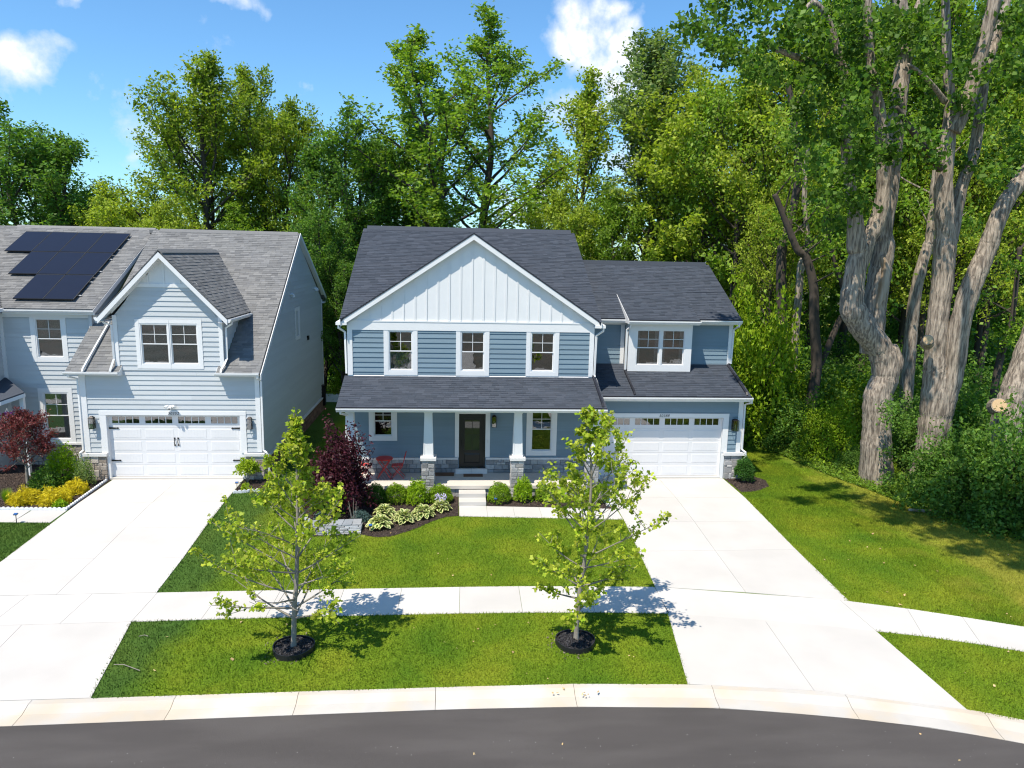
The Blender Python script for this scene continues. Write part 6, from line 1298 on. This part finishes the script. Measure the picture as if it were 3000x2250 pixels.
# neighbour's bed
Pm, Cm = grow(44, 2.95, .75, lambda t: 1.3*float(E_round(t)), .06, nlimb=34, nsub=6, nleaf=12000, up=.45, sub=.5, spread=.085)
finish(Pm, Cm, "japanese_maple", LF_MAP, BARKS, .045, (-15.67, 26.9, 0), 0, .6, .4, "red leaved Japanese maple in the neighbour's front bed", "tree")
for o in bpy.data.objects:
    if o.name.startswith("japanese_maple"): o.name = "red_maple"
bush("green_shrub", 81, .62, 1.5, 3600, .04, LF_SPI, stems=8, lump=.2, shell=.5, loc=(-14.8, 27.6, 0), label="bright green shrub between red maple and garage pier")
bush("green_shrub", 82, .5, .95, 2400, .04, LF_DARK, stems=8, lump=.2, shell=.5, loc=(-14.95, 26.7, 0), label="darker green shrub in front of the bright one")
bush("grey_shrub", 83, .40, 1.15, 2000, .03, LF_GREY, stems=12, lump=.25, shell=.3, loc=(-13.85, 27.25, 0), label="airy grey green shrub against the brown stone pier")
GG = "golden yellow thread shrubs beside the neighbour's drive"
for k, (x, y, r, h, lab) in enumerate([(-14.9, 25.35, .52, .55, "left golden shrub in the neighbour's bed"), (-13.9, 25.35, .52, .58, "right golden shrub, closest to the neighbour's drive"), (-13.75, 26.4, .40, .5, "golden shrub behind the other two")]):
    bush("golden_shrub", 84+k, r, h, 3800, .06, LF_GOLD, stems=5, lump=.2, shell=.45, asp=.16, upleaf=.2, base=.1, loc=(x, y, 0), label=lab, group=GG)
bush("low_green_plant", 90, .22, .25, 700, .04, LF_SPI, stems=3, loc=(-13.55, 24.95, 0), label="small green plant in front of the right golden shrub", cat="plant")
bush("lime_shrub", 91, .42, .55, 1500, .045, LF_LIME, stems=4, lump=.2, shell=.5, loc=(-7.95, 27.5, .42), label="lime leaved shrub on bare stems in front of the right stone pier")
ls = Plant(92)
for i in range(9): a = i*.7; ls.limb((0, 0, -.42), (math.cos(a)*.35, math.sin(a)*.35, 1), .75, .012, 4, .1)
me = bpy.data.meshes.new("stem"); me.from_pydata(ls.limbs.v, [], ls.limbs.f); me.materials.append(BARKS); me.update(); o = bpy.data.objects.new("stem", me); COL.objects.link(o); o.parent = [q for q in bpy.data.objects if q.name.startswith("lime_shrub")][0]
bush("low_green_plant", 93, .14, .3, 500, .04, LF_LIME, stems=3, loc=(-7.8, 26.6, 0), label="small lime plant beside the scalloped edging", cat="plant")
gr = empty("ornamental_grass", (-15.62, 25.5, 0), "tuft of ornamental grass at the left edge of the neighbour's bed", "plant"); g = np.random.default_rng(3); n = 420
A = g.random(n)*6.28; Rr = g.random(n)*.07; B = np.column_stack([np.cos(A)*Rr, np.sin(A)*Rr, np.zeros(n)]); o2 = g.random(n)*.22; T = B+np.column_stack([np.cos(A)*o2, np.sin(A)*o2, .32+.2*g.random(n)]); w = np.column_stack([-np.sin(A), np.cos(A), np.zeros(n)])*.006
me = quads_mesh("blades", np.stack([B-w, B+w, T], 1), LF_SPI, 3); link("blades", me, gr, wo(gr))["kind"] = "stuff"
# scalloped edging
SC = mat("white_edging_plastic", (.66, .68, .72), .6, .06, 6)
def edging(path, label):
    root = empty("garden_edging", (path[0][0], path[0][1], 0), label, "edging"); me = bpy.data.meshes.new("edging_block"); w = .15; pr = [(0, 0), (w-.006, 0), (w-.006, .07), (w*.75, .105), (w*.5, .115), (w*.25, .105), (0, .07)]
    V = [(x, -.025, z) for x, z in pr]+[(x, .025, z) for x, z in pr]; n = len(pr); me.from_pydata(V, [], [tuple(range(n)), tuple(range(2*n-1, n-1, -1))]+[(i, n+i, n+(i+1) % n, (i+1) % n) for i in range(n)]); me.materials.append(SC); me.update()
    for (a, b) in zip(path[:-1], path[1:]):
        a, b = Vector(a), Vector(b); L = (b-a).length; d = (b-a)/L; k = int(L/w)
        for i in range(k): p = a+d*(i*L/k); o = bpy.data.objects.new("edging_block", me); COL.objects.link(o); o.parent = root; o.location = Vector((p.x, p.y, 0))-wo(root); o.rotation_euler.z = math.atan2(d.y, d.x); o.scale.x = L/k/w
edging([(-18.5, 24.78), (-15.32, 24.66), (-13.16, 24.56), (-13.30, 27.80)], "white scalloped edging round the neighbour's front bed")
edging([(-8.15, 26.28), (-7.84, 26.33), (-7.25, 26.52)], "short white scalloped edging right of the neighbour's drive")
# flagstone wall
FS = mat("blue_grey_flagstone", (.27, .295, .32), .8, .2, 7, isl=.3, bump=.6, bscale=25, col2=(.36, .36, .35))
fw_ = empty("flagstone_wall", (-4, 22.5, 0), "low dry stacked wall of blue grey flagstones at the corner of the bed", "garden wall"); rg = random.Random(12)
for lay in range(6):
    x = -5.0+rg.random()*.1
    while x < -3.02:
        L = rg.uniform(.22, .5); x2 = min(x+L, -2.98); z0_ = .004+lay*.042; y0_ = 22.1+lay*.045+(x+5)*.06+rg.uniform(-.02, .03); dp = .3 if lay < 5 else .5; j = lambda: rg.uniform(-.025, .025)
        Pq = [(x+.01, y0_+j()), (x+(x2-x)*.5, y0_-.015+j()*.5), (x2-.01, y0_+j()), (x2-.01+j(), y0_+dp), (x+.01+j(), y0_+dp+j())]; MB().prism([(a, b, z0_) for a, b in Pq], [(a+j()*.2, b+j()*.2, z0_+.034) for a, b in Pq]).build("flagstone", FS, fw_); x = x2
for k, (x, y, z, s) in enumerate([(-4.9, 23.0, .18, .26), (-5.05, 23.4, .1, .24), (-4.75, 22.8, .22, .2)]):
    Pq = [(x+math.cos(a)*s*rg.uniform(.8, 1.15), y+math.sin(a)*s*.8*rg.uniform(.8, 1.15)) for a in (0, 1.1, 2.1, 3.3, 4.3, 5.3)]; MB().prism([(a, b, z-.05) for a, b in Pq], [(a, b, z+.02) for a, b in Pq]).build("flagstone", FS, fw_)
def rock(x, y, s, label, m=CAP, grp=None):
    bm = bmesh.new(); bmesh.ops.create_icosphere(bm, subdivisions=2, radius=1)
    rr = random.Random(int(x*100)); 
    for v in bm.verts: v.co *= rr.uniform(.82, 1.12); v.co.z *= .65; v.co.x *= 1.2
    me = bpy.data.meshes.new("boulder"); bm.to_mesh(me); bm.free(); me.materials.append(m); o = link("boulder", me, None, (x, y, s*.4)); o.scale = (s, s, s); return tag(o, label, "rock", grp)
rock(5.62, 24.72, .17, "pale boulder at the drive corner of the porch bed"); rock(5.60, 25.12, .14, "second pale boulder just behind the corner boulder")
# path lights
def path_light(x, y, label, h=.24, col=(.03, .10, .28)):
    root = empty("path_light", (x, y, 0), label, "garden light", "little solar path lights"); MB().tube([(x, y, 0), (x, y, h)], .012, 6).build("stake", BLACK, root)
    MB().prism([(x-.06, y-.045, h), (x+.06, y-.045, h), (x+.06, y+.045, h+.03), (x-.06, y+.045, h+.03)], [(x-.06, y-.05, h+.022), (x+.06, y-.05, h+.022), (x+.06, y+.04, h+.055), (x-.06, y+.04, h+.055)]).build("head", BLACK, root)
    mb = MB(); mb.add([(x-.052, y-.046, h+.026), (x+.052, y-.046, h+.026), (x+.052, y+.036, h+.057), (x-.052, y+.036, h+.057)], [(0, 1, 2, 3)]); mb.build("solar_cell", mat("blue_cell", col, .2, spec=.8), root)
path_light(-2.69, 22.3, "blue topped path light in front of the nearest hosta"); path_light(1.44, 24.78, "blue topped path light just right of the porch steps"); path_light(11.33, 27.38, "blue topped path light beside the conical evergreen"); path_light(-8.14, 26.75, "blue topped path light by the lime shrub"); path_light(-14.08, 23.36, "dark path light on the grass edge by the neighbour's walk", .30); path_light(-14.3, 25.9, "path light between the golden shrubs"); path_light(5.5, 25.0, "dark path light by the pale boulders", .2)
# ================================================================ PORCH FURNITURE
def cyl(m, c, r, z0, z1, n=24): m.prism([(c[0]+math.cos(i/n*6.2832)*r, c[1]+math.sin(i/n*6.2832)*r, z0) for i in range(n)], [(c[0]+math.cos(i/n*6.2832)*r, c[1]+math.sin(i/n*6.2832)*r, z1) for i in range(n)])
tx, ty = -2.67, 26.72
tb = empty("bistro_table", (tx, ty, ZS), "round red folding metal table on the porch", "table"); mb = MB(); cyl(mb, (tx, ty), .31, 1.205, 1.225); cyl(mb, (tx, ty), .315, 1.185, 1.206); mb.build("tabletop", RED, tb, smooth=False)
for sx in (-1, 1):
    for sy in (-1, 1): MB().tube([(tx+sx*.26, ty+sy*.22, ZS), (tx-sx*.24, ty+sy*.20, 1.19)], .014, 6).build("leg", RED, tb)
for sx in (-1, 1): MB().tube([(tx+sx*.22, ty-.22, ZS+.1), (tx+sx*.22, ty+.22, ZS+.1)], .010, 6).build("stretcher", RED, tb)
def bchair(x, y, s, label):
    root = empty("bistro_chair", (x, y, ZS), label, "chair", "red folding porch chairs"); zs_ = .93
    for k in range(5): MB().box(x-s*.20+s*k*.085-.037, x-s*.20+s*k*.085+.037, y-.19, y+.19, zs_+k*.006, zs_+.014+k*.006).build("seat_slat", RED, root)
    for sy in (-1, 1):
        MB().tube([(x-s*.24, y+sy*.20, ZS), (x+s*.16, y+sy*.20, zs_), (x+s*.30, y+sy*.20, 1.42)], .012, 6).build("leg", RED, root); MB().tube([(x+s*.24, y+sy*.18, ZS), (x-s*.20, y+sy*.18, zs_)], .012, 6).build("leg", RED, root)
    for z in (1.18, 1.33): d = s*(.16+(z-zs_)/(1.42-zs_)*.14); MB().box(x+d-.008, x+d+.008, y-.20, y+.20, z, z+.075).build("back_slat", RED, root)
bchair(-2.16, 26.75, 1, "red folding chair right of the porch table"); bchair(-3.38, 26.75, -1, "red folding chair left of the table, half behind the purple shrub")
rugm = mat("rug_fabric", (.42, .40, .37), .95, .1, 20)
rug = empty("rug", (-2.45, 26.75, ZS), "striped grey rug under the red porch table", "rug"); mb = MB(); mb.box(-3.02, -1.89, 26.3, 27.22, ZS+.004, ZS+.012); mb.build("pile", rugm, rug)
rs = mat("rug_stripe", (.20, .185, .17), .95)
for k in range(12): MB().box(-2.98+k*.055, -2.955+k*.055, 26.32, 27.2, ZS+.012, ZS+.015).build("stripe", rs, rug)
DM = mat("coir", (.15, .085, .05), .95, .25, 30, bump=.8, bscale=80)
for x0, x1, y0, y1, lab in ((-.80, -.055, 26.88, 27.3, "brown doormat against the wall left of the door sill"), (.31, 1.05, 26.78, 27.12, "brown doormat directly before the black front door")):
    tag(MB().box(x0, x1, y0, y1, ZS+.002, ZS+.02).build("doormat", DM, None), lab, "doormat", "brown porch doormats")
# hanging basket
hb = at_y(22, 1222, 27.9); bk = empty("hanging_basket", (hb.x, 27.9, hb.z), "white hanging pot of purple petunias under the porch roof at left", "flower pot")
mb = MB(); mb.tube([(hb.x, 27.9, hb.z-.16), (hb.x, 27.9, hb.z-.02), (hb.x, 27.9, hb.z)], [.10, .14, .15], 14); mb.build("pot", WHITE, bk)
g = np.random.default_rng(9); C = g.normal(size=(420, 3))*np.array([.085, .085, .055])+np.array([hb.x, 27.9, hb.z+.07]); link("flowers", quads_mesh("flowers", leaf_quads(C, .032, .5, .9, g)-np.array(wo(bk)), FLOWER), bk, wo(bk)); C = g.normal(size=(200, 3))*np.array([.09, .09, .05])+np.array([hb.x, 27.9, hb.z+.03]); link("leaves", quads_mesh("leaves", leaf_quads(C, .03, .5, .5, g)-np.array(wo(bk)), LF_DARK), bk, wo(bk))
for a in (0, 2.1, 4.2): MB().tube([(hb.x+math.cos(a)*.14, 27.9+math.sin(a)*.14, hb.z), (hb.x, 27.9, hb.z+.34)], .004, 4).build("hanger", CAP, bk)
# ================================================================ LITTER AND LOOSE THINGS
LIT = mat("dead_leaf", (.42, .27, .12), .8, isl=.4, col2=(.52, .40, .20)); g = np.random.default_rng(77)
A = np.concatenate([g.random((90, 2))*np.array([15, 10])+np.array([10.5, 13]), g.random((26, 2))*np.array([12, 3])+np.array([-7, 13.8]), g.random((16, 2))*np.array([12, 5])+np.array([-6.5, 18.5]), g.random((30, 2))*np.array([22, 3.5])+np.array([-9, 8.5]), g.random((9, 2))*np.array([1, .3])+np.array([2.0, 13.35])])
zz = np.where(A[:, 1] < asph_y(A[:, 0]), -.065, np.where(is_lawn(A), .045, .03)); q = leaf_quads(np.column_stack([A, zz]), .03, 2.5, .75, g, 0)+g.normal(size=(len(A), 4, 3))*.008
link("leaf_litter", quads_mesh("leaf_litter", q, LIT), None, (0, 0, 0))["kind"] = "stuff"
SPK = mat("pale_grit", (.26, .25, .24), .9, isl=.3)
A = g.random((330, 2))*np.array([24, 3.6])+np.array([-10, 8.6]); A = np.concatenate([A, g.normal(size=(120, 2))*np.array([3, .35])+np.array([1, 10.4])]); A = A[A[:, 1] < asph_y(A[:, 0])-.1]
link("road_grit", quads_mesh("road_grit", leaf_quads(np.column_stack([A, np.full(len(A), -.070)]), .011, 6, .7, g), SPK), None, (0, 0, 0))["kind"] = "stuff"
# dropped branch at the wood's edge, twigs in the verge
pb = at_z(2720, 1505); fb_ = MB(); fb_.tube([(pb.x-.6, pb.y+.25, .06), (pb.x, pb.y, .1), (pb.x+.5, pb.y-.15, .07), (pb.x+1.0, pb.y-.35, .05)], [.05, .06, .05, .02], 7); tag(fb_.build("fallen_branch", DEADW, None), "pale dead branch lying where lawn meets the forked trunk", "branch")
for k, (pts, lab) in enumerate(((((1000, 895), (1040, 885), (1068, 895)), "thin dead twig, upper one in the dark grass near the drive"), (((820, 1098), (890, 1098), (950, 1120), (1008, 1142)), "thin dead twig, lower one in the dark verge grass"))):
    W = [at_z(x/2.458, 1500+y/2.458, .05) for x, y in pts]; tag(MB().tube(W, .009, 5).build("dead_twig", BARKS, None), lab, "twig", "dead twigs in the verge")
